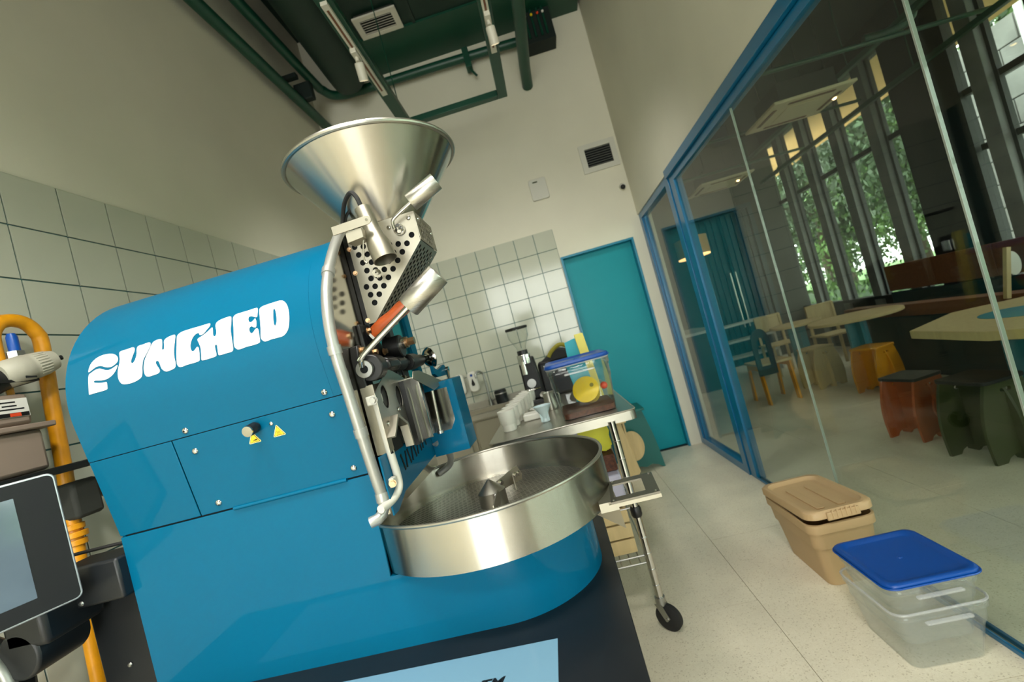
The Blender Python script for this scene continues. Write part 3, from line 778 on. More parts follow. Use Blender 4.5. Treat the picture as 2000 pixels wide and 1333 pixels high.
# staggered rows parallel to the slanted edge
e = Vector((-0.4035+0.2415, 1.4905-1.6545)).normalized(); nrm = Vector((e.y, -e.x))
if nrm.x > 0: nrm = -nrm
for j in range(1, 8):
    for i in range(-3, 14):
        pnt = Vector((-0.2415, 1.6545))+nrm*(0.024+0.0185*(j-1))+e*(0.012+0.0235*i+(0.0118 if j % 2 else 0))
        u, v = pnt
        if not (-0.405 < u < -0.252 and v < 1.70): continue
        if v > 1.672 and u > -0.345: continue
        holes.append(circ(u, v, 0.0073, 12))
chute = MB().holed(pn, holes, XZ, y0c, y0c+0.0015).build('feed_chute', 'steel_satin', RO, smooth=0)
L1 = (Vector((-0.4035, 1.4905))-Vector((-0.2415, 1.6545))).length
hs = [circ(0.014+0.0163*i+(0.008 if j % 2 else 0), 0.020+0.0165*j, 0.0064, 10) for i in range(0, 13) for j in range(0, 8) if 0.014+0.0163*i+(0.008 if j % 2 else 0) < L1-0.012]
fs = lambda u, v, t: Vector((-0.2415+e.x*u-nrm.x*t, y0c+v, 1.6545+e.y*u-nrm.y*t))
MB().holed([(0, 0), (L1, 0), (L1, y1c-y0c), (0, y1c-y0c)], hs, fs, 0, 0.0015).build('chute_slope', 'steel_satin', RO, smooth=0)
hs = [circ(0.016+0.0165*i+(0.008 if j % 2 else 0), 0.012+0.0145*j, 0.0058, 10) for i in range(0, 8) for j in range(0, 4)]
fx = lambda u, v, t: Vector((-0.2405+t, y0c+0.008+u, 1.6555+v))
MB().holed([(-0.008, 0), (0.152, 0), (0.152, 0.069), (-0.008, 0.069)], hs, fx, 0, 0.0015).build('chute_end', 'steel_satin', RO, smooth=0)
inn = [(-0.414, 1.715), (-0.246, 1.715), (-0.2475, 1.658), (-0.405, 1.4985), (-0.414, 1.4985)]
MB().prism(inn, XZ, y0c+0.006, y1c).build('chute_core', 'dark_gap', RO)
MB().prism([(-0.418, 1.722), (-0.2395, 1.725), (-0.2395, 1.7265), (-0.418, 1.7235)], XZ, y0c, y1c).build('chute_top', 'steel_satin', RO)
for x, y, z, d in ((-0.309, y0c, 1.704, (0, -1, 0)), (-0.2555, y0c, 1.713, (0, -1, 0)), (-0.239, 1.115, 1.712, (1, 0, 0)), (-0.239, 1.225, 1.70, (1, 0, 0))):
    MB().lathe([(0, 0.004), (0.004, 0.0035), (0.006, 0)], (x, y, z), d, n=12).build('chute_screw', 'chrome', RO)
# hopper
hc = (-0.333, 1.18, 0)
hp = [(0.016, 1.622), (0.085, 1.7195), (0.2145, 1.898)]
MB().lathe([(0.085, 1.7265), (0.15, 1.812), (0.2155, 1.900), (0.2125, 1.900), (0.148, 1.814), (0.082, 1.7265)], hc, n=96).build('hopper', 'steel_turned', RO, smooth=50)
MB().tube([(hc[0]+0.2165*math.cos(2*PI*k/96), hc[1]+0.2165*math.sin(2*PI*k/96), 1.902) for k in range(96)], 0.0062, n=10, closed=True).build('hopper_rim', 'steel_plain', RO)

# sight lamp tube with bracket
pt, pb_ = Vector((-0.3345, 1.015, 1.737)), Vector((-0.3085, 1.000, 1.606))
dd = pb_-pt; Lt = dd.length
lt = MB().lathe([(0.0178, 0), (0.0180, Lt*0.32), (0.0190, Lt*0.42), (0.0230, Lt*0.60), (0.0262, Lt*0.72), (0.0268, Lt), (0.0252, Lt), (0.0245, Lt*0.72), (0.017, Lt*0.4), (0.0165, 0)], pt, dd, n=40, close=True).build('lamp_tube', 'steel_satin', RO, smooth=50)
bw = 0.0098
bq = [Vector((-0.398, 1.690)), Vector((-0.3165, 1.6925))]
ax = (bq[1]-bq[0]).normalized(); px_ = Vector((-ax.y, ax.x))
poly = [tuple(bq[0]+px_*bw), tuple(bq[0]-px_*bw)]+[tuple(bq[1]+ax*(bw*math.sin(a))-px_*(bw*math.cos(a))) for a in [PI*k/10 for k in range(11)]]
br = MB().prism(poly, XZ, 0.968, 0.971).build('lamp_bracket', 'steel_satin', RO, bevel=0.0006)
MB().cyl((bq[1].x, 0.969, bq[1].y), (bq[1].x, 0.965, bq[1].y), 0.003, n=10).build('pin', 'chrome', br)
MB().prism([(-0.372, 1.656), (-0.334, 1.660), (-0.334, 1.681), (-0.372, 1.679)], XZ, 0.971, 1.01).build('bracket_block', 'steel_satin', RO, bevel=0.001)
MB().tube(smoothpath([(-0.340, 0.99, 1.668), (-0.348, 0.99, 1.64), (-0.352, 0.99, 1.615), (-0.347, 0.99, 1.608)], 4), 0.0022, n=8).build('hook_wire', 'steel_satin', RO)
MB().lathe([(0.004, -0.006), (0.010, -0.006), (0.010, 0.006), (0.004, 0.006)], (-0.353, 1.05, 1.594), (0.35, -1, 0), n=20, close=True).build('hook_washer', 'chrome', RO)
# cables
def cable(pts, r, name='cable'): return MB().tube(smoothpath(pts, 6), r, n=8).build(name, 'rubber', RO)
cable([(-0.418, 1.085, 1.735), (-0.41, 1.08, 1.752), (-0.385, 1.05, 1.775), (-0.355, 1.02, 1.782), (-0.34, 1.012, 1.765), (-0.335, 1.012, 1.735)], 0.0052)
cable([(-0.41, 1.09, 1.745), (-0.395, 1.08, 1.762), (-0.36, 1.08, 1.782), (-0.33, 1.09, 1.797), (-0.305, 1.105, 1.803)], 0.0036)
MB().tube(smoothpath([(-0.318, 1.10, 1.801), (-0.300, 1.108, 1.806), (-0.289, 1.110, 1.803), (-0.289, 1.110, 1.790)], 4), 0.0062, n=12).build('sensor_plug', 'rubber', RO)
sn = MB(); sn.cyl((-0.289, 1.110, 1.792), (-0.289, 1.110, 1.78), 0.006, n=12); sn.cyl((-0.289, 1.110, 1.78), (-0.289, 1.110, 1.728), 0.0042, n=12); sn.cyl((-0.289, 1.11, 1.741), (-0.289, 1.11, 1.749), 0.0085, n=6)
sn.build('sensor', 'brass', RO)
MB().box((-0.30, 1.10, 1.747), (-0.272, 1.125, 1.7495)).build('sensor_nut', 'black_iron', RO)
# counterweight levers
def lever(name, pts, wa, wb, rw, rr, y):
    o = MB().tube(smoothpath(pts, 5), rr, n=12).build(name, 'chrome', RO)
    a, b = Vector(wa), Vector(wb); d = (b-a).normalized(); L = (b-a).length
    MB().lathe([(0, 0), (rw*0.96, 0), (rw, 0.0015), (rw, L-0.0015), (rw*0.96, L), (0, L)], a, d, n=36).build('counterweight', 'steel_ring', o, smooth=40)
    return o
lever('chute_lever', [(-0.2905, 1.072, 1.690), (-0.289, 1.066, 1.705), (-0.279, 1.064, 1.714), (-0.2327, 1.06, 1.735)], (-0.2335, 1.06, 1.7345), (-0.1615, 1.06, 1.766), 0.0215, 0.0042, 1.06)
hk = MB().lathe([(0.006, -0.004), (0.0135, -0.004), (0.0135, 0.004), (0.006, 0.004)], (-0.283, 1.084, 1.690), (0, -1, 0), n=24, close=True)
hk.hexb((-0.283, 1.081, 1.690), (0.2, -1, 0.3), 0.009, 0.008, 0.008); hk.build('lever_pivot', 'chrome', RO)
lv2 = lever('door_lever', [(-0.4085, 0.966, 1.389), (-0.404, 0.958, 1.402), (-0.394, 0.955, 1.412), (-0.2727, 0.955, 1.484)], (-0.2735, 0.955, 1.4835), (-0.1925, 0.955, 1.533), 0.0262, 0.0068, 0.955)
# trier with a wooden handle
tr_a, tr_b = Vector((-0.405, 1.075, 1.462)), Vector((-0.30, 1.065, 1.512))
dt = tr_b-tr_a; Lw = dt.length
MB().lathe([(0, 0), (0.0165, 0), (0.018, Lw*0.08), (0.0195, Lw*0.3), (0.0165, Lw*0.55), (0.0185, Lw*0.8), (0.0150, Lw*0.97), (0, Lw)], tr_a, dt, n=24).build('trier_handle', 'wood_orange', RO)
MB().lathe([(0.0, 0), (0.0185, 0), (0.0185, 0.006), (0, 0.006)], tr_a-dt.normalized()*0.006, dt, n=24).build('trier_collar', 'paper_white', RO)
MB().cyl((XF+0.004, 1.09, 1.448), tr_a-dt.normalized()*0.006, 0.021, 0.0175, n=24).build('trier_socket', 'black_iron', RO)
MB().prism([(1.045, 1.410), (1.075, 1.405), (1.135, 1.405), (1.135, 1.49), (1.045, 1.49)], YZ, XF+0.002, XF+0.012).build('trier_flange', 'black_iron', RO, bevel=0.003)
MB().cyl((XF+0.01, 1.18, 1.425), (XF+0.055, 1.18, 1.425), 0.030, n=28).build('drum_bearing', 'black_iron', RO, bevel=0.003)
MB().cyl((XF+0.055, 1.18, 1.43), (XF+0.066, 1.18, 1.43), 0.016, n=24).build('bearing_washer', 'chrome', RO)
MB().hexb((XF+0.066, 1.18, 1.43), (1, 0, 0), 0.011, 0.024).build('bearing_bolt', 'brass', RO)
# door latch shaft across the face plate
zs, xs = 1.381, -0.398
sh = MB().cyl((xs, 0.972, zs), (xs, 1.40, zs+0.002), 0.012, n=20).build('latch_shaft', 'black_iron', RO)
MB().lathe([(0.009, 0.0), (0.0185, 0.0), (0.0195, 0.002), (0.0195, 0.008), (0.0185, 0.010), (0.009, 0.010)], (xs-0.008, 0.974, zs), (0, -1, 0), n=28, close=True).build('shaft_washer', 'zinc', RO)
MB().cyl((xs-0.008, 0.974, zs), (xs-0.008, 0.966, zs), 0.009, n=16).build('shaft_socket', 'dark_gap', RO)
for y0_, y1_, r in ((0.975, 1.01, 0.030), (1.06, 1.12, 0.021), (1.13, 1.19, 0.019), (1.23, 1.29, 0.023), (1.30, 1.36, 0.018)):
    MB().cyl((xs, y0_, zs), (xs, y1_, zs), r, n=24).build('shaft_bearing', 'black_iron', RO, bevel=0.003)
for y in (0.992, 1.255):
    MB().prism([(y-0.018, 1.325), (y+0.018, 1.325), (y+0.022, 1.36), (y+0.022, 1.41), (y+0.012, 1.437), (y-0.012, 1.437), (y-0.022, 1.41), (y-0.022, 1.36)], YZ, XF+0.002, XF+0.022).build('bearing_mount', 'black_iron', RO, bevel=0.003)
MB().prism([(1.195, 1.22), (1.225, 1.22), (1.225, 1.40), (1.195, 1.40)], YZ, XF+0.002, XF+0.020).build('bearing_mount', 'black_iron', RO, bevel=0.003)
for y, z, s in ((0.988, 1.424, 1), (0.990, 1.338, 1), (1.255, 1.426, 1), (1.24, 1.335, 1), (1.058, 1.47, 0.9), (1.06, 1.418, 0.9), (1.125, 1.418, 0.9), (1.08, 1.345, 1.1), (1.20, 1.34, 1.2), (1.125, 1.48, 0.9)):
    MB().hexb((XF+0.022, y, z), (1, 0, 0), 0.0075*s, 0.011*s).build('brass_bolt', 'brass', RO)
MB().box((xs-0.016, 1.035, zs-0.012), (xs+0.026, 1.10, zs+0.012)).build('shaft_block', 'black_iron', RO, bevel=0.006)
dish = MB().lathe([(0, 0.0), (0.012, 0.002), (0.026, 0.010), (0.034, 0.022), (0.0335, 0.024), (0.025, 0.013), (0.01, 0.006), (0, 0.005)], (-0.392, 1.385, zs-0.002), (0.75, 0.75, 0.15), n=32).build('dish_knob', 'chrome', RO)
# steel discharge hood
hood = [(0.955, 1.348), (1.012, 1.372), (1.07, 1.355), (1.125, 1.335), (1.125, 1.186), (1.01, 1.186), (1.003, 1.235), (0.955, 1.262), (0.93, 1.235), (0.93, 1.2), (0.905, 1.196), (0.905, 1.325)]
MB().holed([(y+0.03, z) for y, z in hood], [circ(0.985, 1.312, 0.020, 18, 0.026), circ(1.072, 1.302, 0.018, 18, 0.026)], YZ, -0.386, -0.3845).build('discharge_hood', 'steel_plain', RO, smooth=0)
MB().box((-0.43, 0.972, 1.192), (-0.40, 1.145, 1.345)).build('discharge_box', 'steel_satin', RO)
MB().box((-0.402, 0.965, 1.190), (-0.392, 1.035, 1.262)).build('outlet_mouth', 'dark_gap', RO)
for y in (1.005, 1.072): MB().cyl((-0.395, y+0.0, 1.307), (-0.388, y, 1.307), 0.027, n=20).build('port_plug', 'black', RO)
hexo = [(0.985, 1.268), (1.035, 1.240), (1.040, 1.186), (1.034, 1.186), (1.029, 1.236), (0.985, 1.261), (0.94, 1.225), (0.936, 1.229)]
MB().prism(hexo, YZ, -0.386, -0.366).build('outlet_lip', 'steel_satin', RO, bevel=0.0006)
MB().box((-0.386, 1.145, 1.178), (-0.352, 1.150, 1.338)).build('hood_side', 'steel_mirror', RO)
for y, r in ((1.115, 0.0075), (1.162, 0.0085), (1.215, 0.0075)):
    MB().tube(smoothpath([(-0.378, y, 1.176), (-0.378, y, 1.29), (-0.380, y-0.006, 1.318), (-0.392, y-0.012, 1.33)], 4), r, n=12).build('guide_rod', 'steel_satin', RO)
MB().box((-0.384, 1.09, 1.176), (-0.372, 1.235, 1.335)).build('guide_plate', 'black', RO)
for y, z in ((1.045, 1.274), (1.14, 1.295), (0.965, 1.255), (1.245, 1.18)):
    MB().lathe([(0, 0.004), (0.004, 0.003), (0.006, 0)], (-0.384, y, z), (1, 0, 0), n=12).build('hood_screw', 'chrome', RO)
# flap plate from the shaft
MB().prism([(1.115, 1.352), (1.16, 1.350), (1.36, 1.300), (1.245, 1.288), (1.10, 1.335)], lambda u, v, t: Vector((-0.352+t+(u-1.1)*0.03, u, v)), 0, 0.0022).build('flap_plate', 'steel_satin', RO, bevel=0.0005)
MB().cyl((-0.350, 1.235, 1.288), (-0.356, 1.232, 1.172), 0.0045, n=12).build('pull_rod', 'steel_satin', RO)
MB().cyl((-0.356, 1.232, 1.178), (-0.356, 1.232, 1.170), 0.009, n=14).build('pull_rod_nut', 'zinc', RO)
# blue discharge side box
bb = [(-0.425, 1.098), (-0.322, 1.098), (-0.322, 1.305), (-0.425, 1.305)]
MB().holed(bb, [[(-0.412, 1.165), (-0.36, 1.165), (-0.343, 1.19), (-0.343, 1.285), (-0.412, 1.285)]], lambda u, v, t: Vector((u+0.018, t, v)), 1.300, 1.304).build('side_box_front', 'machine_blue', RO, smooth=0)
MB().box((-0.404, 1.304, 1.098), (-0.304, 1.42, 1.305)).build('side_box', 'machine_blue', RO, bevel=0.003)
MB().box((-0.396, 1.3015, 1.162), (-0.322, 1.3035, 1.288)).build('side_mirror', 'steel_mirror', RO)
MB().prism([(1.33, 1.355), (1.352, 1.345), (1.375, 1.34), (1.46, 1.352), (1.478, 1.345), (1.485, 1.33), (1.474, 1.316), (1.36, 1.318), (1.33, 1.33)], YZ, -0.366, -0.356).build('rocker_arm', 'machine_blue', RO, bevel=0.001)
MB().cyl((-0.356, 1.468, 1.333), (-0.344, 1.468, 1.333), 0.009, n=16).build('rocker_pin', 'chrome', RO)
MB().cyl((-0.350, 1.468, 1.333), (-0.345, 1.44, 1.300), 0.006, 0.004, n=12).build('rod_end', 'chrome', RO)
MB().cyl((-0.372, 1.37, 1.305), (-0.372, 1.37, 1.335), 0.004, n=10).build('stop_pin', 'brass', RO)
# blue apron between the discharge and the tray, with stamped slots
MB().prism([(0.93, 1.195), (1.31, 1.18), (1.31, 1.105), (1.02, 1.092), (0.96, 1.07), (0.93, 1.07)], YZ, -0.412, -0.408).build('apron', 'machine_blue', RO, bevel=0.001)
for k in range(9):
    y = 1.045+k*0.024
    MB().box((-0.4078, y, 1.132+k*0.002), (-0.4065, y+0.007, 1.172+k*0.001), rot=Matrix.Rotation(-0.25 if k % 2 else 0.25, 3, 'X')).build('slot', 'dark_gap', RO)

# ---- cooling tray
tc_ = (-0.25, 1.170, 0); RT = 0.297; z0t, z1t = 0.9465, 1.049
MB().lathe([(RT-0.004, z0t), (RT, z0t), (RT, z1t), (RT-0.0025, z1t), (RT-0.0025, 0.968), (0, 0.968), (0, 0.962), (RT-0.004, 0.962)], tc_, n=128).build('cooling_tray', 'steel_tray', RO, smooth=40)
MB().tube([(tc_[0]+(RT)*math.cos(2*PI*k/128), tc_[1]+RT*math.sin(2*PI*k/128), z1t) for k in range(128)], 0.0042, n=8, closed=True).build('tray_rim', 'steel_plain', RO)
MB().lathe([(0, 0.9695), (RT-0.030, 0.9695), (RT-0.030, 0.9685), (0, 0.9685)], tc_, n=96).build('tray_floor', 'tray_mesh', RO)
MB().lathe([(0.036, 0.969), (0.036, 1.004), (0.033, 1.006), (0.004, 1.033), (0, 1.034)], tc_, n=48).build('stirrer_hub', 'steel_plain', RO, smooth=40)
def paddle(ang, L):
    d = Vector((math.cos(ang), math.sin(ang), 0)); n_ = Vector((-d.y, d.x, 0)); c = Vector((tc_[0], tc_[1], 0))
    f = lambda u, v, t: c+d*u+n_*t+Vector((0, 0, v))
    a = MB().prism([(0.03, 0.985), (L, 0.985), (L+0.004, 1.0), (L-0.006, 1.026), (0.03, 1.012)], f, 0.018, 0.021).build('stirrer_arm', 'steel_satin', RO, bevel=0.0005)
    f2 = lambda u, v, t: c+d*(L-0.03)+n_*(0.02)+(d*0.6+n_*0.8)*u+Vector((0, 0, v))+(d*0.8-n_*0.6)*t
    MB().prism([(-0.02, 0.971), (0.05, 0.971), (0.045, 1.0), (0.01, 1.018), (-0.02, 1.0)], f2, 0, 0.002).build('stirrer_blade', 'steel_satin', a)
    for q in (0.05, L-0.02, L-0.008):
        MB().hexb(c+d*q+n_*0.018+Vector((0, 0, 1.005)), -n_, 0.0055, 0.006).build('bolt', 'chrome', a)
paddle(math.radians(48), 0.125); paddle(math.radians(275), 0.20)
# tray outlet with its sliding gate frame and spade
og = MB().holed([(0.030, 0.985), (0.135, 0.985), (0.145, 1.118), (0.042, 1.118)], [[(0.040, 1.010), (0.110, 1.010), (0.116, 1.092), (0.047, 1.092)]], XY, 0.968, 0.972).build('outlet_frame', 'steel_dark', RO, smooth=0)
B('frame_edge', (0.026, 0.983, 0.960), (0.136, 0.987, 0.968), 'steel_satin', og); B('frame_edge', (0.04, 1.116, 0.960), (0.145, 1.12, 0.968), 'steel_satin', og)
for x, y in ((0.038, 0.993), (0.128, 0.993), (0.137, 1.110), (0.05, 1.110)): MB().lathe([(0, 0.0025), (0.002, 0.002), (0.0035, 0)], (x, y, 0.972), n=10).build('screw', 'chrome', og)
MB().prism([(-0.030, 0.925), (0.047, 0.948), (0.055, 0.845)], lambda u, v, t: Vector((u, 1.10+t+(0.95-v)*0.4, v)), 0, 0.002).build('outlet_spade', 'steel_satin', RO)
B('outlet_throat', (0.005, 1.0, 0.948), (0.045, 1.11, 0.968), 'steel_satin', RO)

# ---- touch screen on its arm
ur = Vector((0.479, 0.878, 0)); nr = Vector((0.878, -0.479, 0)); pr_ = Vector((-1.101, 0.9, 0))
SW = 0.37; zb_, zt2 = 1.070, 1.344
fsn = lambda u, v, t: pr_+ur*u+nr*t+Vector((0, 0, v))
scn = MB().prism(rrect(-SW, zb_, 0, zt2, 0.014, 6), fsn, -0.030, 0.0).build('screen_housing', 'silver_trim', RO, bevel=0.002)
MB().prism(rrect(-SW+0.004, zb_+0.004, -0.004, zt2-0.004, 0.011, 6), fsn, 0.0, 0.0012).build('screen_bezel', 'bezel', scn)
MB().prism(rrect(-SW+0.055, zb_+0.036, -0.066, zt2-0.032, 0.001, 1), fsn, 0.0012, 0.0018).build('display', 'screen_glass', scn)
MB().box((-1.215, 0.93, 1.035), (-1.045, 1.03, 1.125)).build('screen_arm', 'machine_black', RO, bevel=0.006)
MB().box((-1.26, 0.86, 1.0), (-1.16, 0.99, 1.10)).build('screen_arm', 'machine_black', RO, bevel=0.012)
MB().cyl((-1.235, 0.86, 0.99), (-1.235, 0.97, 0.99), 0.05, n=24).build('arm_joint', 'machine_black', RO, bevel=0.006)
MB().box((-1.225, 1.00, 0.62), (-1.05, 1.16, 1.055)).build('control_box', 'machine_black', RO, bevel=0.004)
for p_ in ((-1.165, 0.928, 1.10), (-1.15, 0.93, 1.046), (-1.15, 0.998, 0.86)): MB().lathe([(0, 0.004), (0.004, 0.003), (0.006, 0)], p_, (0, -1, 0), n=12).build('arm_screw', 'zinc', RO)
B('rear_bracket', (-1.065, 1.02, 1.12), (-1.045, 1.09, 1.22), 'machine_black', RO, bevel=0.003)
MB().tube(smoothpath([(-1.05, 1.0, 1.14), (-1.15, 0.98, 1.145), (-1.22, 0.95, 1.15)], 4), 0.004, n=8).build('cable', 'rubber', RO)
MB().cyl((-1.06, 1.12, 1.27), (-1.12, 1.12, 1.28), 0.045, n=18).build('rear_fan', 'black_iron', RO, bevel=0.004)
# ================================================================ gas line on the left wall
XG = -1.63
pipe('gas_pipe', smoothpath([(XG, 1.255, 1.60), (XG, 1.255, 1.76), (XG, 1.262, 1.805), (XG, 1.285, 1.835), (XG, 1.322, 1.845), (XG, 1.358, 1.835), (XG, 1.382, 1.805), (XG, 1.39, 1.76), (XG, 1.375, 1.55), (XG, 1.365, 1.36), (XG, 1.345, 1.10), (XG, 1.32, 0.80), (XG, 1.31, 0.40), (XG, 1.31, 0.03)], 4), 0.021, 'bent yellow gas pipe on the tiled left wall behind the gas meter', 'gas_yellow')
gm = thing('gas_meter', 'grey brown gas meter with a counter plate on the tiled wall', 'gas meter', (XG, 1.22, 1.37))
B('meter_case', (XG-0.09, 1.05, 1.36), (XG+0.07, 1.275, 1.485), 'meter_grey', gm, bevel=0.012)
B('meter_flange', (XG-0.09, 1.04, 1.485), (XG+0.085, 1.305, 1.502), 'meter_grey', gm, bevel=0.004)
B('meter_head', (XG-0.08, 1.06, 1.505), (XG+0.055, 1.27, 1.60), 'meter_grey', gm, bevel=0.012)
cp = B('counter_plate', (XG+0.055, 1.13, 1.53), (XG+0.058, 1.262, 1.585), 'paper_white', gm)
B('counter_window', (XG+0.058, 1.13, 1.531), (XG+0.059, 1.26, 1.543), 'black', cp); B('decimal_window', (XG+0.059, 1.21, 1.532), (XG+0.0595, 1.238, 1.542), 'red_dot', cp)
for k, (a, b_, z) in enumerate(((1.19, 1.23, 1.573), (1.145, 1.175, 1.565), (1.195, 1.232, 1.562), (1.14, 1.25, 1.552))): B('print_line', (XG+0.058, a, z), (XG+0.0585, b_, z+0.004), 'print_black', cp)
MB().cyl((XG, 1.225, 1.60), (XG, 1.225, 1.625), 0.028, n=18).build('inlet_nut', 'zinc', gm, bevel=0.002)
MB().cyl((XG, 1.225, 1.625), (XG, 1.225, 1.64), 0.021, n=6).build('inlet_union', 'steel_satin', gm)
B('wall_bracket', (XG-0.09, 1.0, 1.335), (XG+0.10, 1.385, 1.358), 'black_iron', gm, bevel=0.003)
rg = thing('gas_shutoff_motor', 'grey cylindrical valve actuator with cooling ribs beside the yellow gas pipe', 'actuator', (XG+0.03, 1.3, 1.69))
ra = Vector((XG+0.04, 1.235, 1.662)); rd = Vector((0.25, 1.0, 0.28)).normalized()
MB().lathe([(0, -0.01), (0.036, -0.01), (0.042, 0), (0.043, 0.055), (0.041, 0.058), (0.041, 0.066), (0.038, 0.10), (0.030, 0.128), (0.012, 0.135), (0, 0.135)], ra, rd, n=36).build('actuator_body', 'reg_grey', rg)
MB().cyl(ra+rd*0.135, ra+rd*0.150, 0.008, n=14).build('shaft_stub', 'black', rg)
for k in range(9):
    a = -0.9+0.22*k; u_ = frame(rd)
    n_ = (u_[1]*math.cos(a)+u_[2]*math.sin(a))
    MB().tube([ra+rd*0.07+n_*0.0405, ra+rd*0.085+n_*0.040, ra+rd*0.10+n_*0.0385], 0.0022, n=6).build('rib', 'reg_grey', rg)
MB().cyl((XG+0.03, 1.285, 1.70), (XG+0.03, 1.285, 1.735), 0.022, n=6).build('cable_gland', 'zinc', rg)
MB().lathe([(0.014, 0), (0.014, 0.05), (0.010, 0.062), (0, 0.065)], (XG+0.03, 1.285, 1.73), n=18).build('blue_cap', 'blue_lid', rg)
MB().cyl((XG+0.03, 1.19, 1.63), (XG+0.03, 1.25, 1.66), 0.034, n=18).build('valve_body', 'black_iron', rg)
B('valve_plate', (XG-0.02, 1.15, 1.632), (XG+0.07, 1.30, 1.640), 'black_iron', rg)
B('name_plate', (XG+0.081, 1.255, 1.64), (XG+0.0825, 1.285, 1.66), 'machine_black', rg)
rv = thing('gas_regulator', 'dark grey cast gas regulator on the pipe behind the touch screen', 'regulator', (XG+0.02, 1.4, 1.27))
B('regulator_body', (XG-0.04, 1.33, 1.18), (XG+0.05, 1.42, 1.30), 'cafe_dark', rv, bevel=0.012)
MB().cyl((XG, 1.42, 1.25), (XG, 1.56, 1.25), 0.028, n=18).build('regulator_neck', 'black_iron', rv)
MB().cyl((XG+0.02, 1.50, 1.25), (XG+0.02, 1.53, 1.25), 0.055, n=24).build('flange', 'black_iron', rv, bevel=0.004)
MB().cyl((XG+0.02, 1.58, 1.25), (XG+0.02, 1.61, 1.25), 0.055, n=24).build('flange', 'black_iron', rv, bevel=0.004)
MB().hexb((XG+0.06, 1.44, 1.26), (1, 0, 0), 0.012, 0.02).build('adjuster', 'brass', rv)
gt = thing('pipe_bracket', 'black bent steel bracket bolted across the yellow gas pipe', 'bracket', (XG, 1.28, 0.9))
MB().box((XG+0.00, 1.12, 0.86), (XG+0.03, 1.25, 0.885), rot=Matrix.Rotation(0.35, 3, 'X')).build('arm', 'black_iron', gt, bevel=0.002)
MB().box((XG+0.00, 1.24, 0.895), (XG+0.03, 1.36, 0.92)).build('arm', 'black_iron', gt, bevel=0.002)
MB().hexb((XG+0.03, 1.335, 0.91), (1, 0, 0), 0.012, 0.01).build('bolt', 'black_iron', gt)
pt_ = thing('pipe_coupling', 'yellow ribbed pipe coupling on the gas pipe beside the touch screen', 'coupling', (XG, 1.35, 1.13))
for z, r in ((1.10, 0.028), (1.125, 0.034), (1.15, 0.030)): MB().cyl((XG, 1.347, z), (XG, 1.348, z+0.018), r, n=20).build('collar', 'gas_yellow', pt_, bevel=0.002)
bl = thing('exhaust_blower', 'dark steel blower housing with hoses below the touch screen', 'blower', (-1.35, 0.95, 0))
MB().cyl((-1.40, 0.80, 0.92), (-1.40, 0.93, 0.92), 0.11, n=32).build('blower_housing', 'black_iron', bl, bevel=0.01)
MB().cyl((-1.40, 0.79, 0.92), (-1.40, 0.80, 0.92), 0.05, n=24).build('inlet', 'zinc', bl)
MB().hexb((-1.34, 0.80, 0.85), (0.3, -1, 0), 0.012, 0.02).build('bolt', 'zinc', bl)
MB().tube(smoothpath([(-1.30, 0.86, 1.02), (-1.27, 0.86, 0.96), (-1.265, 0.86, 0.88), (-1.29, 0.86, 0.78), (-1.35, 0.86, 0.70), (-1.38, 0.88, 0.4), (-1.38, 0.9, 0.02)], 5), 0.012, n=12).build('hose', 'alu_grey', bl)
MB().tube(smoothpath([(-1.32, 0.87, 1.03), (-1.29, 0.87, 0.96), (-1.285, 0.87, 0.88), (-1.31, 0.87, 0.80), (-1.36, 0.87, 0.75)], 5), 0.006, n=10).build('hose', 'rubber', bl)
for k in range(4): MB().cyl((-1.34-0.02*k, 0.86, 1.02-0.006*k), (-1.34-0.02*k, 0.86, 1.045-0.006*k), 0.012, n=12).build('fitting', 'zinc', bl)
B('blower_stand', (-1.47, 0.82, 0), (-1.33, 0.93, 0.83), 'black_iron', bl, bevel=0.005)

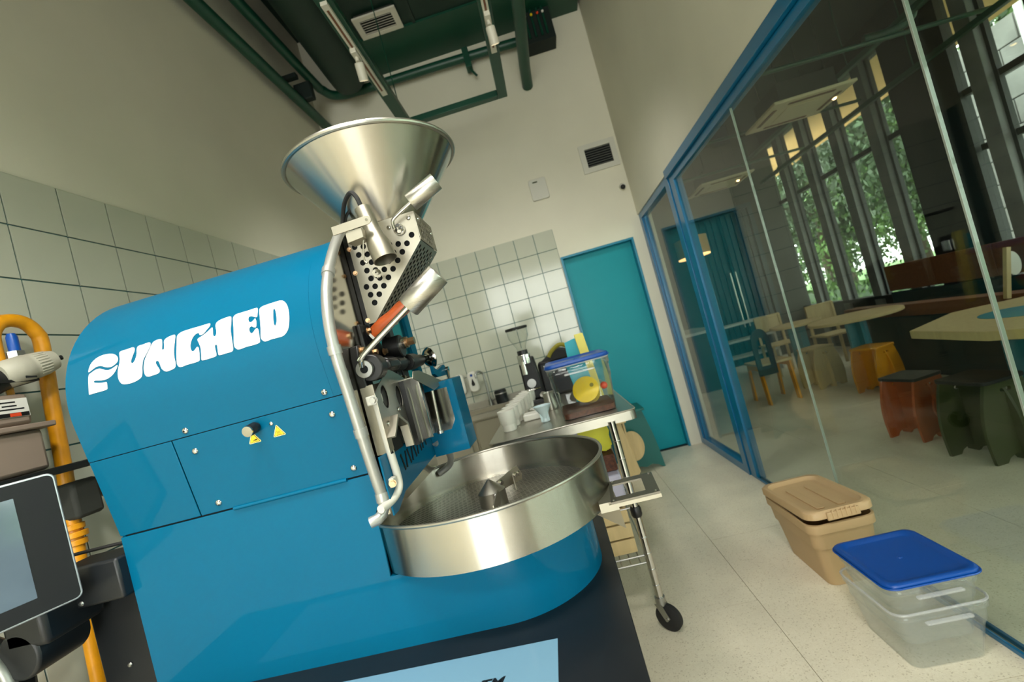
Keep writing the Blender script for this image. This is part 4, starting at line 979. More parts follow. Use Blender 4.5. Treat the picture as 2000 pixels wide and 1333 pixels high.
# ================================================================ work table on castors
TX0, TX1, TY0, TY1, TZ = -0.392, 0.272, 2.035, 3.52, 0.956
tb_ = thing('work_table', 'stainless steel work table on chrome castor legs behind the roaster', 'table', (-0.06, 2.78, 0))
top = MB().prism(rrect(TX0, TY0, TX1, TY1, 0.03, 6), XY, TZ-0.004, TZ).build('table_top', 'steel_plain', tb_)
b = MB()
outer = rrect(TX0, TY0, TX1, TY1, 0.03, 6); inner = rrect(TX0+0.003, TY0+0.003, TX1-0.003, TY1-0.003, 0.028, 6)
b.holed(outer, [inner], XY, TZ-0.045, TZ-0.003); b.build('table_apron', 'steel_plain', tb_)
MB().tube([Vector((u, v, TZ-0.002)) for u, v in outer], 0.004, n=8, closed=True).build('rolled_edge', 'steel_plain', tb_)
def castor(x, y, parent, rot):
    MB().cyl((x, y, 0.135), (x, y, TZ-0.03), 0.0165, n=20).build('leg', 'chrome', parent)
    MB().lathe([(0.02, 0.50), (0.024, 0.51), (0.024, 0.535), (0.02, 0.545)], (x, y, 0), n=20).build('shelf_collar', 'black_iron', parent)
    for z in (0.2, 0.27, 0.34, 0.41, 0.6, 0.68, 0.76, 0.84): MB().lathe([(0.0165, -0.002), (0.0172, 0), (0.0165, 0.002)], (x, y, z), n=20).build('groove_ring', 'zinc', parent)
    c = MB(); c.cyl((x, y, 0.11), (x, y, 0.145), 0.022, n=20)
    for s in (-1, 1):
        c.prism([(y-0.022, 0.118), (y+0.012, 0.118), (y+0.036, 0.062), (y+0.022, 0.050), (y+0.008, 0.058)], YZ, x+s*0.020-0.0015, x+s*0.020+0.0015)
    c.rotz(rot, (x, y, 0)).build('castor_fork', 'zinc', parent)
    MB().lathe([(0, -0.015), (0.046, -0.015), (0.057, -0.010), (0.057, 0.010), (0.046, 0.015), (0, 0.015)], (x, y+0.020, 0.057), (1, 0, 0), n=32).rotz(rot, (x, y, 0)).build('castor_wheel', 'rubber', parent)
    MB().cyl((x-0.024, y+0.02, 0.057), (x+0.024, y+0.02, 0.057), 0.008, n=12).rotz(rot, (x, y, 0)).build('axle', 'zinc', parent)
for x in (TX0+0.10, TX1-0.115):
    for y in (TY0+0.0, TY1-0.06): castor(x, y, tb_, -2.25 if x > 0 else -1.2)
ws = MB()
for k in range(23):
    y = TY0+0.03+k*0.064
    ws.cyl((TX0+0.10, y, 0.53), (TX1-0.115, y, 0.53), 0.003, n=6)
for x in (TX0+0.10, TX0+0.3, TX1-0.3, TX1-0.115): ws.cyl((x, TY0, 0.523), (x, TY1-0.06, 0.523), 0.004, n=6)
ws.build('wire_shelf', 'zinc', tb_)
ws = MB()
for k in range(12): ws.cyl((TX0+0.10+k*0.041, TY0, 0.30), (TX0+0.10+k*0.041, TY1-0.06, 0.30), 0.003, n=6)
for y in (TY0, TY0+0.5, TY1-0.06):
    for z in (0.298, 0.33): ws.cyl((TX0+0.10, y, z), (TX1-0.115, y, z), 0.004, n=6)
ws.build('wire_shelf', 'zinc', tb_)

# row of white cups along the left edge of the table
def cup(x, y, lab, first=[None]):
    if first[0] is None:
        c = thing('espresso_cup', lab, 'cup', (x, y, TZ+0.001), 'white cups lined up on the steel table')
        MB().lathe([(0, 0.006), (0.028, 0.006), (0.028, 0), (0.033, 0), (0.0355, 0.006), (0.0365, 0.032), (0.0375, 0.034), (0.0405, 0.038), (0.0435, 0.100), (0.0412, 0.100), (0.0385, 0.042), (0.03, 0.012), (0, 0.012)], (x, y, TZ+0.001), n=36).build('cup_body', 'cup_white', c, smooth=40)
        MB().lathe([(0.0432, 0.0985), (0.0442, 0.1005), (0.0425, 0.1022), (0.0408, 0.1005)], (x, y, TZ+0.001), n=36, close=True).build('cup_rim', 'cup_white', c)
        first[0] = c
    else:
        c = copy_tree(first[0]); c.location = (x, y, TZ+0.001); c['label'] = lab
        ROOTLOC[c.name] = Vector(c.location)
    return c
ords = ['nearest white cup of the row on the steel table edge', 'second white cup from the near end of the cup row', 'third white cup from the near end of the cup row', 'fourth white cup from the near end of the cup row', 'fifth white cup from the near end of the cup row', 'sixth white cup from the near end of the cup row', 'seventh white cup from the near end of the cup row', 'farthest white cup of the row, close to the grinder']
for k in range(8):
    c = cup(-0.312+0.010*k, 2.27+0.115*k, ords[k])
    c.rotation_euler = (0, 0, 0.5+0.1*((k*7) % 5))

# coffee grinder
GX, GY = -0.205, 3.12
gr = thing('coffee_grinder', 'black coffee grinder with a clear bean hopper standing by the tiled wall', 'grinder', (GX, GY, TZ))
MB().prism(rrect(GX-0.075, GY-0.10, GX+0.085, GY+0.10, 0.02), XY, TZ, TZ+0.025).build('base', 'black_iron', gr, bevel=0.004)
body = []
MB().prism([(GX-0.055, TZ+0.025), (GX+0.075, TZ+0.025), (GX+0.055, TZ+0.31), (GX-0.05, TZ+0.31)], XZ, GY-0.045, GY+0.08).build('motor_body', 'black', gr, bevel=0.012)
MB().prism(circ(GX+0.002, TZ+0.135, 0.03, 24), XZ, GY-0.050, GY-0.044).build('badge', 'zinc', gr)
MB().cyl((GX-0.005, GY-0.03, TZ+0.27), (GX-0.005, GY-0.03, TZ+0.335), 0.045, n=28).build('burr_chamber', 'chrome', gr, bevel=0.003)
MB().cyl((GX-0.02, GY-0.075, TZ+0.20), (GX-0.02, GY-0.06, TZ+0.285), 0.018, n=16).build('spout', 'chrome', gr)
MB().cyl((GX-0.005, GY-0.03, TZ+0.335), (GX-0.005, GY-0.03, TZ+0.365), 0.036, n=28).build('adjust_collar', 'black_iron', gr)
MB().lathe([(0.030, 0.365), (0.036, 0.39), (0.068, 0.455), (0.072, 0.51), (0.0705, 0.51), (0.066, 0.456), (0.034, 0.392), (0.028, 0.365)], (GX-0.005, GY-0.03, TZ), n=36, close=True).build('bean_hopper', 'clear_plastic', gr)
MB().cyl((GX-0.005, GY-0.03, TZ+0.508), (GX-0.005, GY-0.03, TZ+0.524), 0.076, n=36).build('hopper_lid', 'black', gr, bevel=0.003)
MB().tube([(GX-0.05, GY-0.1, TZ+0.10), (GX-0.02, GY-0.13, TZ+0.10), (GX+0.02, GY-0.13, TZ+0.10), (GX+0.05, GY-0.1, TZ+0.10)], 0.006, n=8).build('portafilter_fork', 'chrome', gr)
MB().cyl((GX+0.06, GY-0.09, TZ+0.05), (GX+0.06, GY-0.11, TZ+0.05), 0.022, n=20).build('dial', 'chrome', gr)

# black bag with an olive strap behind the box
bgx = thing('black_bag', 'black tool bag with an olive strap behind the blue lidded box', 'bag', (0.0, 3.28, TZ))
MB().box((-0.145, 3.20, TZ+0.001), (0.135, 3.42, TZ+0.245), rot=Matrix.Rotation(0.04, 3, 'Y')).build('bag_body', 'black', bgx, bevel=0.02)
MB().prism([(-0.14, TZ+0.23), (0.13, TZ+0.23), (0.10, TZ+0.29), (0.02, TZ+0.325), (-0.06, TZ+0.28)], XZ, 3.24, 3.40).build('bag_flap', 'rubber', bgx, bevel=0.015)
MB().tube(smoothpath([(-0.05, 3.19, TZ+0.27), (-0.02, 3.19, TZ+0.305), (0.04, 3.19, TZ+0.335), (0.09, 3.19, TZ+0.31), (0.105, 3.19, TZ+0.24), (0.10, 3.19, TZ+0.18)], 5), 0.014, n=8).build('strap', 'olive_cloth', bgx)
for x in (-0.10, 0.07): MB().sph((x, 3.195, TZ+0.21), 0.010).build('rivet', 'zinc', bgx)

# polycarbonate storage boxes with blue lids
def storage_box(name, lab, x0, x1, y0, y1, z, h, ins=0.022, wall='clear_wall'):
    s = thing(name, lab, 'storage box', ((x0+x1)/2, (y0+y1)/2, z))
    b = MB(); n = 5
    def loop(i, zz, r): return [b.bm.verts.new((u, v, zz)) for u, v in rrect(x0+i, y0+i, x1-i, y1-i, r, n)]
    A = [loop(ins, z+0.001, 0.03), loop(ins*0.42, z+h*0.62, 0.035), loop(ins*0.28, z+h*0.64, 0.036), loop(ins*0.20, z+h*0.88, 0.036), loop(0.0, z+h*0.89, 0.038), loop(0.0, z+h, 0.038)]
    for p, q in zip(A, A[1:]): b.skin(p, q)
    b.bm.faces.new(A[0][::-1])
    b.build('box_wall', wall, s, solid=0.003, smooth=40)
    MB().tube([Vector((u, v, z+h)) for u, v in rrect(x0, y0, x1, y1, 0.038, n)], 0.0042, n=8, closed=True).build('rim', 'clear_edge', s)
    for yy, sg in ((y0, -1), (y1, 1)):
        MB().box(((x0+x1)/2-0.07, min(yy, yy+sg*0.016), z+h*0.83), ((x0+x1)/2+0.07, max(yy, yy+sg*0.016), z+h*0.87)).build('handle', 'clear_edge', s, bevel=0.003)
    return s
def storage_lid(lab, x0, x1, y0, y1, z, rot=None, cat='lid'):
    o = thing('box_lid', lab, cat, ((x0+x1)/2, (y0+y1)/2, z))
    b = MB(); n = 5
    def loop(i, zz): return [b.bm.verts.new((u, v, zz)) for u, v in rrect(x0+i, y0+i, x1-i, y1-i, 0.035, n)]
    A = [loop(0.004, z-0.004), loop(0.0, z), loop(0.0, z+0.012), loop(0.004, z+0.016), loop(0.016, z+0.016), loop(0.026, z+0.008), loop(0.034, z+0.007)]
    for p, q in zip(A, A[1:]): b.skin(p, q)
    b.bm.faces.new(A[-1]); b.bm.faces.new(A[0][::-1])
    b.build('lid_plate', 'blue_lid', o, smooth=50)
    b = MB(); b.tube([Vector((u, v, z+0.003)) for u, v in rrect(x0-0.003, y0-0.003, x1+0.003, y1+0.003, 0.037, n)], 0.003, n=6, closed=True)
    b.build('lid_lip', 'blue_lid', o)
    MB().lathe([(0, 0.0095), (0.006, 0.009), (0.008, 0.007)], ((x0+x1)/2, (y0+y1)/2, z), n=16).build('centre_dot', 'blue_lid', o)
    if rot: o.rotation_euler = rot
    return o
# box on the table
bx = storage_box('storage_box', 'clear plastic box holding coffee chaff and a yellow jug on the steel table', -0.062, 0.228, 2.11, 2.48, TZ+0.001, 0.245, wall='clear_plastic')
MB().prism(rrect(-0.038, 2.135, 0.204, 2.455, 0.03), XY, TZ+0.004, TZ+0.028).build('coffee_chaff', 'coffee', bx)
bl_ = storage_lid('blue plastic lid on the clear box on the steel table', -0.066, 0.232, 2.106, 2.484, TZ+0.252)
jug = thing('yellow_jug', 'yellow plastic jug lying inside the clear box', 'jug', (0.105, 2.26, TZ+0.03))
jd = Vector((-0.25, -0.85, 0.45)); jc = Vector((0.108, 2.30, TZ+0.085))
MB().lathe([(0, -0.05), (0.040, -0.05), (0.046, -0.045), (0.060, 0.035), (0.063, 0.045), (0.060, 0.047), (0.055, 0.035), (0.04, -0.03), (0, -0.03)], jc, jd, n=36).build('jug_body', 'yellow_plastic', jug)
MB().lathe([(0, 0.052), (0.05, 0.050), (0.066, 0.046), (0.066, 0.040), (0, 0.040)], jc, jd, n=36).build('jug_lid', 'yellow_plastic', jug)
MB().cyl(jc+jd.normalized()*0.051+Vector((0.035, 0, 0.01)), jc+jd.normalized()*0.056+Vector((0.035, 0, 0.01)), 0.010, n=14).build('spout_hole', 'olive_cloth', jug)
MB().sph((0.188, 2.28, TZ+0.10), 0.018).build('red_knob', 'red_dot', jug)
tc1 = MB().prism([(0.06, TZ+0.03), (0.155, TZ+0.03), (0.135, TZ+0.235), (0.035, TZ+0.235)], XZ, 2.40, 2.404).build('teal_card', 'teal_card', None); tag(tc1, 'teal folded card inside the clear box on the table', 'card')
tc2 = MB().prism([(0.045, TZ+0.001), (0.16, TZ+0.001), (0.145, TZ+0.36), (0.065, TZ+0.345)], XZ, 2.60, 2.606).build('teal_folder', 'teal_card', None); tag(tc2, 'teal folder standing upright behind the blue lidded box', 'folder')
yc = MB().prism([(0.15, TZ+0.001), (0.20, TZ+0.001), (0.175, TZ+0.375), (0.125, TZ+0.375)], XZ, 2.57, 2.58).build('yellow_scraper', 'yellow_card', None, bevel=0.004); tag(yc, 'pale yellow paddle standing upright behind the blue lidded box', 'paddle')
# small things on the table
dr = thing('coffee_dripper', 'pale blue glass dripper beside the clear box on the table', 'dripper', (-0.13, 2.28, TZ))
MB().lathe([(0.018, 0.0), (0.020, 0.004), (0.012, 0.018), (0.014, 0.03), (0.046, 0.082), (0.044, 0.082), (0.011, 0.03), (0.009, 0.018), (0.015, 0.003)], (-0.13, 2.26, TZ+0.001), n=30, close=True).build('dripper_cone', 'pale_blue', dr)
for a in range(3): MB().box((-0.131, 2.26, TZ+0.005), (-0.129, 2.285, TZ+0.05), rot=Matrix.Rotation(a*2.1, 3, 'Z'), piv=(-0.13, 2.26, TZ)).build('rib', 'pale_blue', dr)
dr2 = MB().prism(rrect(-0.25, 2.40, -0.13, 2.50, 0.01), XY, TZ+0.001, TZ+0.035).build('white_tray', 'cup_white', None, bevel=0.006); tag(dr2, 'small white tray between the cups and the clear box', 'tray')
dr3 = MB().lathe([(0, 0.0), (0.05, 0.0), (0.07, 0.016), (0.067, 0.016), (0.048, 0.004), (0, 0.004)], (-0.165, 2.72, TZ+0.001), n=32).build('white_saucer', 'cup_white', None); tag(dr3, 'white saucer lying behind the pale blue dripper', 'saucer')
pj = thing('steel_jug', 'small steel milk jug between the clear box and the grinder', 'jug', (-0.10, 2.62, TZ))
MB().lathe([(0, 0.001), (0.036, 0.001), (0.038, 0.02), (0.030, 0.07), (0.033, 0.10), (0.031, 0.10), (0.028, 0.07), (0, 0.01)], (-0.10, 2.62, TZ), n=28).build('jug_body', 'steel_plain', pj)
MB().tube(smoothpath([(-0.066, 2.62, TZ+0.09), (-0.04, 2.62, TZ+0.075), (-0.045, 2.62, TZ+0.03), (-0.063, 2.62, TZ+0.022)], 4), 0.004, n=8).build('handle', 'steel_plain', pj)
# things on the shelf below
yb_ = thing('yellow_bag', 'bright yellow plastic bag on the brown tray under the steel table top', 'bag', (0.09, 2.35, 0.735))
b = MB(); b.prism(rrect(0.005, 0.738, 0.150, 0.895, 0.03), XZ, 2.30, 2.44)
bmesh.ops.subdivide_edges(b.bm, edges=b.bm.edges[:], cuts=2, use_grid_fill=True)
for v in b.bm.verts: v.co += Vector((random.uniform(-1, 1), random.uniform(-1, 1), random.uniform(-0.3, 1)))*0.005
b.build('bag_body', 'yellow_bag', yb_, smooth=50)
bt_ = MB().box((0.005, 2.24, 0.652), (0.145, 2.46, 0.733)).build('brown_tray', 'coffee', None, bevel=0.004); tag(bt_, 'dark brown tray between the lilac tub and the yellow bag', 'tray')
lw = MB().box((-0.10, 2.30, 0.534), (0.0, 2.52, 0.86)).build('lilac_carton', 'lilac', None, bevel=0.004); tag(lw, 'lilac grey carton on the shelf beside the yellow bag', 'carton')
pb2 = thing('plastic_tub', 'pale blue translucent tub on the shelf under the steel table', 'tub', (-0.2, 2.4, 0.53))
MB().lathe([(0, 0.534), (0.10, 0.534), (0.12, 0.84), (0.117, 0.84), (0.098, 0.54), (0, 0.54)], (-0.215, 2.42, 0), n=32).build('tub_wall', 'pale_blue', pb2)
lt2 = MB().box((0.005, 2.18, 0.536), (0.145, 2.46, 0.650)).build('lilac_tub', 'lilac', None, bevel=0.01); tag(lt2, 'lilac tub on the wire shelf under the brown tray', 'tub')
cb = thing('wooden_crate', 'pale wooden crate on the lower wire shelf beside the chrome leg', 'crate', (0.07, 2.3, 0.31))
for z in (0.31, 0.38, 0.45): MB().box((-0.03, 2.12, z), (0.125, 2.135, z+0.062)).build('slat', 'wood_tan', cb, bevel=0.002)
for z in (0.31, 0.38, 0.45): MB().box((0.11, 2.135, z), (0.125, 2.45, z+0.062)).build('slat', 'wood_tan', cb, bevel=0.002)
MB().box((-0.03, 2.135, 0.31), (0.11, 2.45, 0.32)).build('bottom', 'wood_tan', cb)

# ================================================================ sink unit along the back wall
SX0, SX1, SY0, SZ = -1.70, -0.42, 3.99, 0.87
sk = thing('sink_unit', 'stainless steel sink cabinet along the tiled back wall', 'sink cabinet', (-1.05, 4.28, 0))
B('cabinet_body', (SX0, SY0+0.02, 0.10), (SX1, YB-0.012, SZ-0.04), 'steel_satin', sk, bevel=0.003)
for k in range(3):
    x = SX0+0.02+k*0.42
    d = B('cabinet_door', (x, SY0, 0.13), (x+0.40, SY0+0.02, SZ-0.06), 'steel_satin', sk, bevel=0.003)
    MB().tube([(x+0.35, SY0-0.02, 0.5), (x+0.35, SY0-0.02, 0.66)], 0.006, n=8).build('handle', 'chrome', d)
wt = MB().holed([(SX0, SY0-0.02), (SX1, SY0-0.02), (SX1, YB-0.012), (SX0, YB-0.012)], [rrect(-1.02, SY0+0.06, -0.52, YB-0.14, 0.04)], XY, SZ-0.04, SZ).build('sink_top', 'steel_plain', sk, smooth=0)
B('upstand', (SX0, YB-0.03, SZ), (SX1, YB-0.012, SZ+0.06), 'steel_plain', sk)
b = MB(); lo = [b.bm.verts.new((u, v, SZ-0.22)) for u, v in rrect(-1.01, SY0+0.07, -0.53, YB-0.15, 0.04)]; hi = [b.bm.verts.new((u, v, SZ-0.01)) for u, v in rrect(-1.02, SY0+0.06, -0.52, YB-0.14, 0.04)]
b.skin(lo, hi); b.bm.faces.new(lo); b.build('basin', 'steel_satin', sk)
for x in (SX0+0.06, SX1-0.06):
    for y in (SY0+0.08, YB-0.1): MB().cyl((x, y, 0), (x, y, 0.1), 0.018, n=12).build('foot', 'rubber', sk)
fa = thing('tap', 'tall chrome gooseneck tap at the sink', 'tap', (-0.74, YB-0.09, SZ))
MB().tube(smoothpath([(-0.735, YB-0.085, SZ), (-0.735, YB-0.085, SZ+0.28), (-0.74, YB-0.09, SZ+0.33), (-0.77, YB-0.12, SZ+0.355), (-0.80, YB-0.15, SZ+0.335), (-0.80, YB-0.16, SZ+0.30)], 5), 0.011, n=12).build('neck', 'zinc', fa)
MB().cyl((-0.735, YB-0.085, SZ), (-0.735, YB-0.085, SZ+0.06), 0.020, n=16).build('tap_base', 'zinc', fa)
MB().cyl((-0.715, YB-0.085, SZ+0.045), (-0.66, YB-0.10, SZ+0.06), 0.007, n=10).build('lever', 'zinc', fa)
kt = thing('steel_canister', 'dark steel canister standing by the sink below the tiles', 'canister', (-0.62, YB-0.10, SZ))
MB().lathe([(0, 0.001), (0.058, 0.001), (0.06, 0.01), (0.06, 0.12), (0.05, 0.13), (0, 0.13)], (-0.615, YB-0.105, SZ), n=28).build('canister_body', 'machine_black', kt)
MB().lathe([(0.061, 0.09), (0.063, 0.095), (0.061, 0.10)], (-0.615, YB-0.105, SZ), n=28).build('band', 'zinc', kt)
for x, lab in ((-0.990, 'white soap dispenser on the back wall, farther from the tap'), (-0.855, 'white soap dispenser on the back wall, next to the tap')):
    so = thing('soap_dispenser', lab, 'soap dispenser', (x, YB, 1.04), 'soap dispensers over the sink')
    MB().prism(rrect(x-0.048, 1.035, x+0.048, 1.24, 0.04, 6), XZ, YB-0.085, YB-0.008).build('dispenser_body', 'cup_white', so, bevel=0.012)
    MB().prism([(x, 1.175), (x+0.018, 1.12), (x+0.012, 1.10), (x-0.012, 1.10), (x-0.018, 1.12)], XZ, YB-0.088, YB-0.084).build('level_window', 'black', so)
    MB().prism(circ(x, 1.205, 0.013, 14), XZ, YB-0.087, YB-0.084).build('logo', 'blue_lid', so)

# ================================================================ barrel shaped wooden stools
def stool(lab, loc, rz, sc, m_side, m_panel, m_top, grp, panel=True, nm='barrel_stool'):
    s = thing(nm, lab, 'stool', (0, 0, 0), grp)
    s2 = sc
    H = 0.45
    def side(w0, w1, wm):
        P = []
        for k in range(9):
            t = k/8; P.append((w0+(w1-w0)*t+wm*math.sin(PI*t), H*t))
        return P
    def slab(name, d, ym, thick, w0, w1, wm, m, hole=True, rot=0.0):
        L = side(w0, w1, wm)
        arch = [(-w0*0.62, 0.0), (-w0*0.5, 0.025), (-w0*0.25, 0.042), (0, 0.03), (w0*0.25, 0.042), (w0*0.5, 0.025), (w0*0.62, 0.0)]
        P = [(u, v) for u, v in L]+[(-u, v) for u, v in L[::-1]]+arch
        b = MB(); R_ = Matrix.Rotation(rot, 3, 'Z')
        hs = [rrect(-0.035, H-0.06, 0.035, H-0.038, 0.010, 4)] if hole else []
        f = lambda u, v, t: R_ @ Vector((u, ym+t, v))
        b.holed(P, hs, f, 0, thick)
        b.bm.verts.ensure_lookup_table()
        o = b.build(name, m, s, smooth=0); return o
    slab('side_panel', 1, -0.135, 0.018, 0.17, 0.12, 0.035, m_side)
    slab('side_panel', 1, 0.117, 0.018, 0.17, 0.12, 0.035, m_side)
    slab('cross_panel', 1, -0.009, 0.018, 0.165, 0.115, 0.035, m_side, False, PI/2)
    b = MB()
    MB().prism(rrect(-0.135, -0.15, 0.135, 0.15, 0.03), XY, H, H+0.022).build('seat', m_top, s, bevel=0.003)
    if panel:
        MB().prism(circ(0.055, 0.22, 0.085, 28, 0.11), lambda u, v, t: Vector((u, t, v)), -0.150, -0.1355).build('round_panel', m_panel, s, bevel=0.002)
        L = [(-0.135, 0.03), (0.02, 0.03), (0.05, 0.0), (0.085, 0.0), (0.06, 0.40), (-0.08, 0.42)]
    s.location = loc; s.rotation_euler = (0, 0, rz); s.scale = (sc, sc, sc)
    return s
# big stool by the teal door: teal shell, tan front
bs = thing('large_stool', 'teal and tan plywood stool with a round side panel by the teal door', 'stool', (0.52, 4.2, 0))
def bar_side(x0b, x0t, x1b, x1t, bow, h0, h1, n=10):
    L = [(x0b+(x0t-x0b)*k/n-bow*math.sin(PI*k/n), h0+(h1-h0)*k/n) for k in range(n+1)]
    R_ = [(x1b+(x1t-x1b)*k/n+bow*math.sin(PI*k/n), h0+(h1-h0)*k/n) for k in range(n+1)]
    return L, R_
L_, R_ = bar_side(0.36, 0.42, 0.675, 0.60, 0.012, 0, 0.53)
arch = [(0.66, 0.0), (0.62, 0.03), (0.57, 0.045), (0.52, 0.03), (0.46, 0.045), (0.41, 0.03), (0.375, 0.0)]
MB().prism(R_+L_[::-1]+arch[::-1][0:0]+[(0.375, 0.0), (0.41, 0.03), (0.46, 0.045), (0.52, 0.03), (0.57, 0.045), (0.62, 0.03), (0.66, 0.0)], XZ, 4.16, 4.178).build('teal_panel', 'wood_teal', bs)
MB().prism(R_+L_[::-1], XZ, 4.42, 4.438).build('teal_panel', 'wood_teal', bs)
MB().prism([(0.265, 0.0), (0.30, 0.0), (0.325, 0.03), (0.365, 0.05), (0.41, 0.04), (0.435, 0.07), (0.40, 0.30), (0.375, 0.50), (0.29, 0.50), (0.272, 0.3)], XZ, 3.96, 3.978).build('tan_panel', 'wood_tan', bs, bevel=0.002)
MB().prism(circ(0.435, 0.27, 0.095, 28, 0.13), XZ, 4.03, 4.046).build('round_panel', 'wood_tan', bs, bevel=0.002)
MB().box((0.39, 3.975, 0.06), (0.405, 4.42, 0.50)).build('web_panel', 'wood_tan', bs)
MB().box((0.40, 4.12, 0.53), (0.62, 4.46, 0.552)).build('seat', 'wood_teal', bs, bevel=0.004)
MB().box((0.27, 3.94, 0.50), (0.42, 4.46, 0.518)).build('seat_edge', 'wood_tan', bs, bevel=0.004)

# ================================================================ bins on the floor
# tan tote with lid
tt = thing('storage_tote', 'tan plastic storage tote on the floor in front of the glass wall', 'tote', (0.985, 2.25, 0))
def totewall():
    b = MB(); n = 5
    x0, x1, y0, y1 = 0.832, 1.118, 2.035, 2.47
    def loop(i, zz, r): return [b.bm.verts.new((u, v, zz)) for u, v in rrect(x0+i, y0+i, x1-i, y1-i, r, n)]
    A = [loop(0.045, 0.001, 0.035), loop(0.022, 0.17, 0.04), loop(0.015, 0.175, 0.042), loop(0.009, 0.245, 0.042), loop(0.0, 0.248, 0.045), loop(0.0, 0.285, 0.045), loop(0.007, 0.287, 0.045), loop(0.012, 0.24, 0.04), loop(0.05, 0.012, 0.035)]
    for p, q in zip(A, A[1:]): b.skin(p, q)
    b.bm.faces.new(A[0][::-1]); b.bm.faces.new(A[-1])
    b.build('tote_body', 'tan_plastic', tt, smooth=45)
totewall()
tl = thing('tote_lid', 'tan plastic lid resting askew on the tan storage tote', 'lid', (0.98, 2.25, 0.30))
b = MB(); n = 5; x0, x1, y0, y1 = 0.828, 1.116, 2.028, 2.472
def lp(i, zz, r=0.05): return [b.bm.verts.new((u, v, zz)) for u, v in rrect(x0+i, y0+i, x1-i, y1-i, r, n)]
A = [lp(0.012, 0.298), lp(0.0, 0.300), lp(0.0, 0.326), lp(0.006, 0.333), lp(0.022, 0.333), lp(0.034, 0.318, 0.04), lp(0.04, 0.317, 0.04)]
for p, q in zip(A, A[1:]): b.skin(p, q)
b.bm.faces.new(A[-1]); b.bm.faces.new(A[0][::-1]); b.build('lid_plate', 'tan_plastic', tl, smooth=45)
for x in (0.905, 0.995): MB().prism(rrect(x, 2.09, x+0.036, 2.36, 0.010), XY, 0.316, 0.323).build('raised_rib', 'tan_plastic', tl, bevel=0.002)
g_ = MB().box((0.905, 2.018, 0.292), (1.04, 2.032, 0.326)).build('lid_grip', 'tan_plastic', tl, bevel=0.004)
for k in range(6): B('grip_rib', (0.925+k*0.019, 2.0155, 0.30), (0.930+k*0.019, 2.022, 0.333), 'tan_plastic', g_, bevel=0.001)
tl.rotation_euler = (-0.035, 0.0, 0.02); tl.location.z += 0.006
# clear box with blue lid
cbx = storage_box('storage_box', 'empty clear plastic box on the floor nearest the camera', 0.815, 1.112, 1.553, 1.86, 0.0, 0.20, ins=0.035)
# a second clear box nested inside raises the lid
nb = storage_box('nested_box', 'upper clear plastic box nested in the clear floor box', 0.822, 1.104, 1.560, 1.852, 0.075, 0.205, ins=0.035)
storage_lid('blue plastic lid on the clear box on the floor', 0.814, 1.108, 1.55, 1.856, 0.286)
# ================================================================ cafe beyond the glass
S(B('ceiling_cafe', (XR+0.12, YR, 3.95), (XW+0.1, YF+0.1, 4.05), 'dark_green'))
wf = thing('wall_far', None, None, (2.8, YF, 0)); S(wf)
B('wall_panel', (XR+0.0, YF, 0), (XW+0.1, YF+0.15, 4.0), 'cafe_dark', wf)
S(B('wall_cafe_side', (XR+0.0, YB+0.15, 0), (XR+0.12, YF, 4.0), 'cafe_dark'))
S(B('wall_cafe_front', (XR+0.1, YR-0.1, 0), (XW+0.1, YR, 4.0), 'cafe_dark'))
cd = thing('door_2', None, None, (3.45, YF, 0)); S(cd)
for x0, x1 in ((2.85, 3.40), (3.41, 3.96)):
    B('door_leaf', (x0+0.02, YF-0.05, 0.01), (x1-0.02, YF-0.01, 2.70), 'cafe_teal', cd, bevel=0.003)
    for k in range(5): B('door_batten', (x0+0.05+k*0.098, YF-0.075, 0.05), (x0+0.085+k*0.098, YF-0.05, 2.66), 'cafe_teal', cd)
for x in (3.36, 3.45): MB().cyl((x, YF-0.11, 0.65), (x, YF-0.11, 1.65), 0.014, n=10).build('pull_handle', 'steel_plain', cd)
for lo, hi in (((2.78, YF-0.09, 0), (2.86, YF, 2.78)), ((3.95, YF-0.09, 0), (4.03, YF, 2.78)), ((2.78, YF-0.09, 2.70), (4.03, YF, 2.78))): B('door_frame', lo, hi, 'cafe_teal', cd)

# window wall: sill wall, pilasters, black mullions, panes
ww = thing('window_3', None, None, (XW, 3.4, 0)); S(ww)
B('sill_wall', (XW, YR, 0), (XW+0.15, YF, 0.72), 'cafe_dark', ww)
B('header', (XW, YR, 3.62), (XW+0.15, YF, 4.0), 'mullion', ww)
B('solid_panel', (XW+0.02, 4.93, 0.72), (XW+0.12, 5.72, 3.62), 'mullion', ww)
for z in (2.62, 2.05): B('transom', (XW+0.05, YR, z-0.03), (XW+0.11, 4.9 if z < 2.5 else YF, z+0.03), 'mullion', ww)
B('window_sill', (XW-0.04, YR, 0.70), (XW+0.12, YF, 0.74), 'mullion', ww)
ysw = [8.12, 7.43, 6.74, 6.05, 5.36, 4.67, 4.02, 3.33, 2.64, 1.95, 1.26, 0.57, -0.12, -0.81, -1.5, -2.19, -2.88, -3.57, -4.26]
prevy = YF
for y in ysw:
    if 4.93 < y < 5.72: continue
    B('pilaster', (XW-0.03, y-0.08, 0.0), (XW+0.05, y+0.08, 3.7), 'pilaster', ww, bevel=0.004)
    B('mullion', (XW+0.04, y-0.115, 0.7), (XW+0.09, y-0.08, 3.65), 'mullion', ww)
edges = [YF]+ysw+[YR]
for a, b_ in zip(edges, edges[1:]):
    if a-b_ < 0.2 or (b_ > 4.9 and a < 5.8 and False): continue
    B('window_pane', (XW+0.075, b_+0.02, 0.74), (XW+0.082, a-0.02, 3.62), 'window_glass', ww)
sf = S(B('roof_soffit', (XW+0.15, YR-1, 3.66), (XW+1.6, YF+3, 3.8), 'soffit_tan'))
for k in range(14):
    y = YR+k*0.75
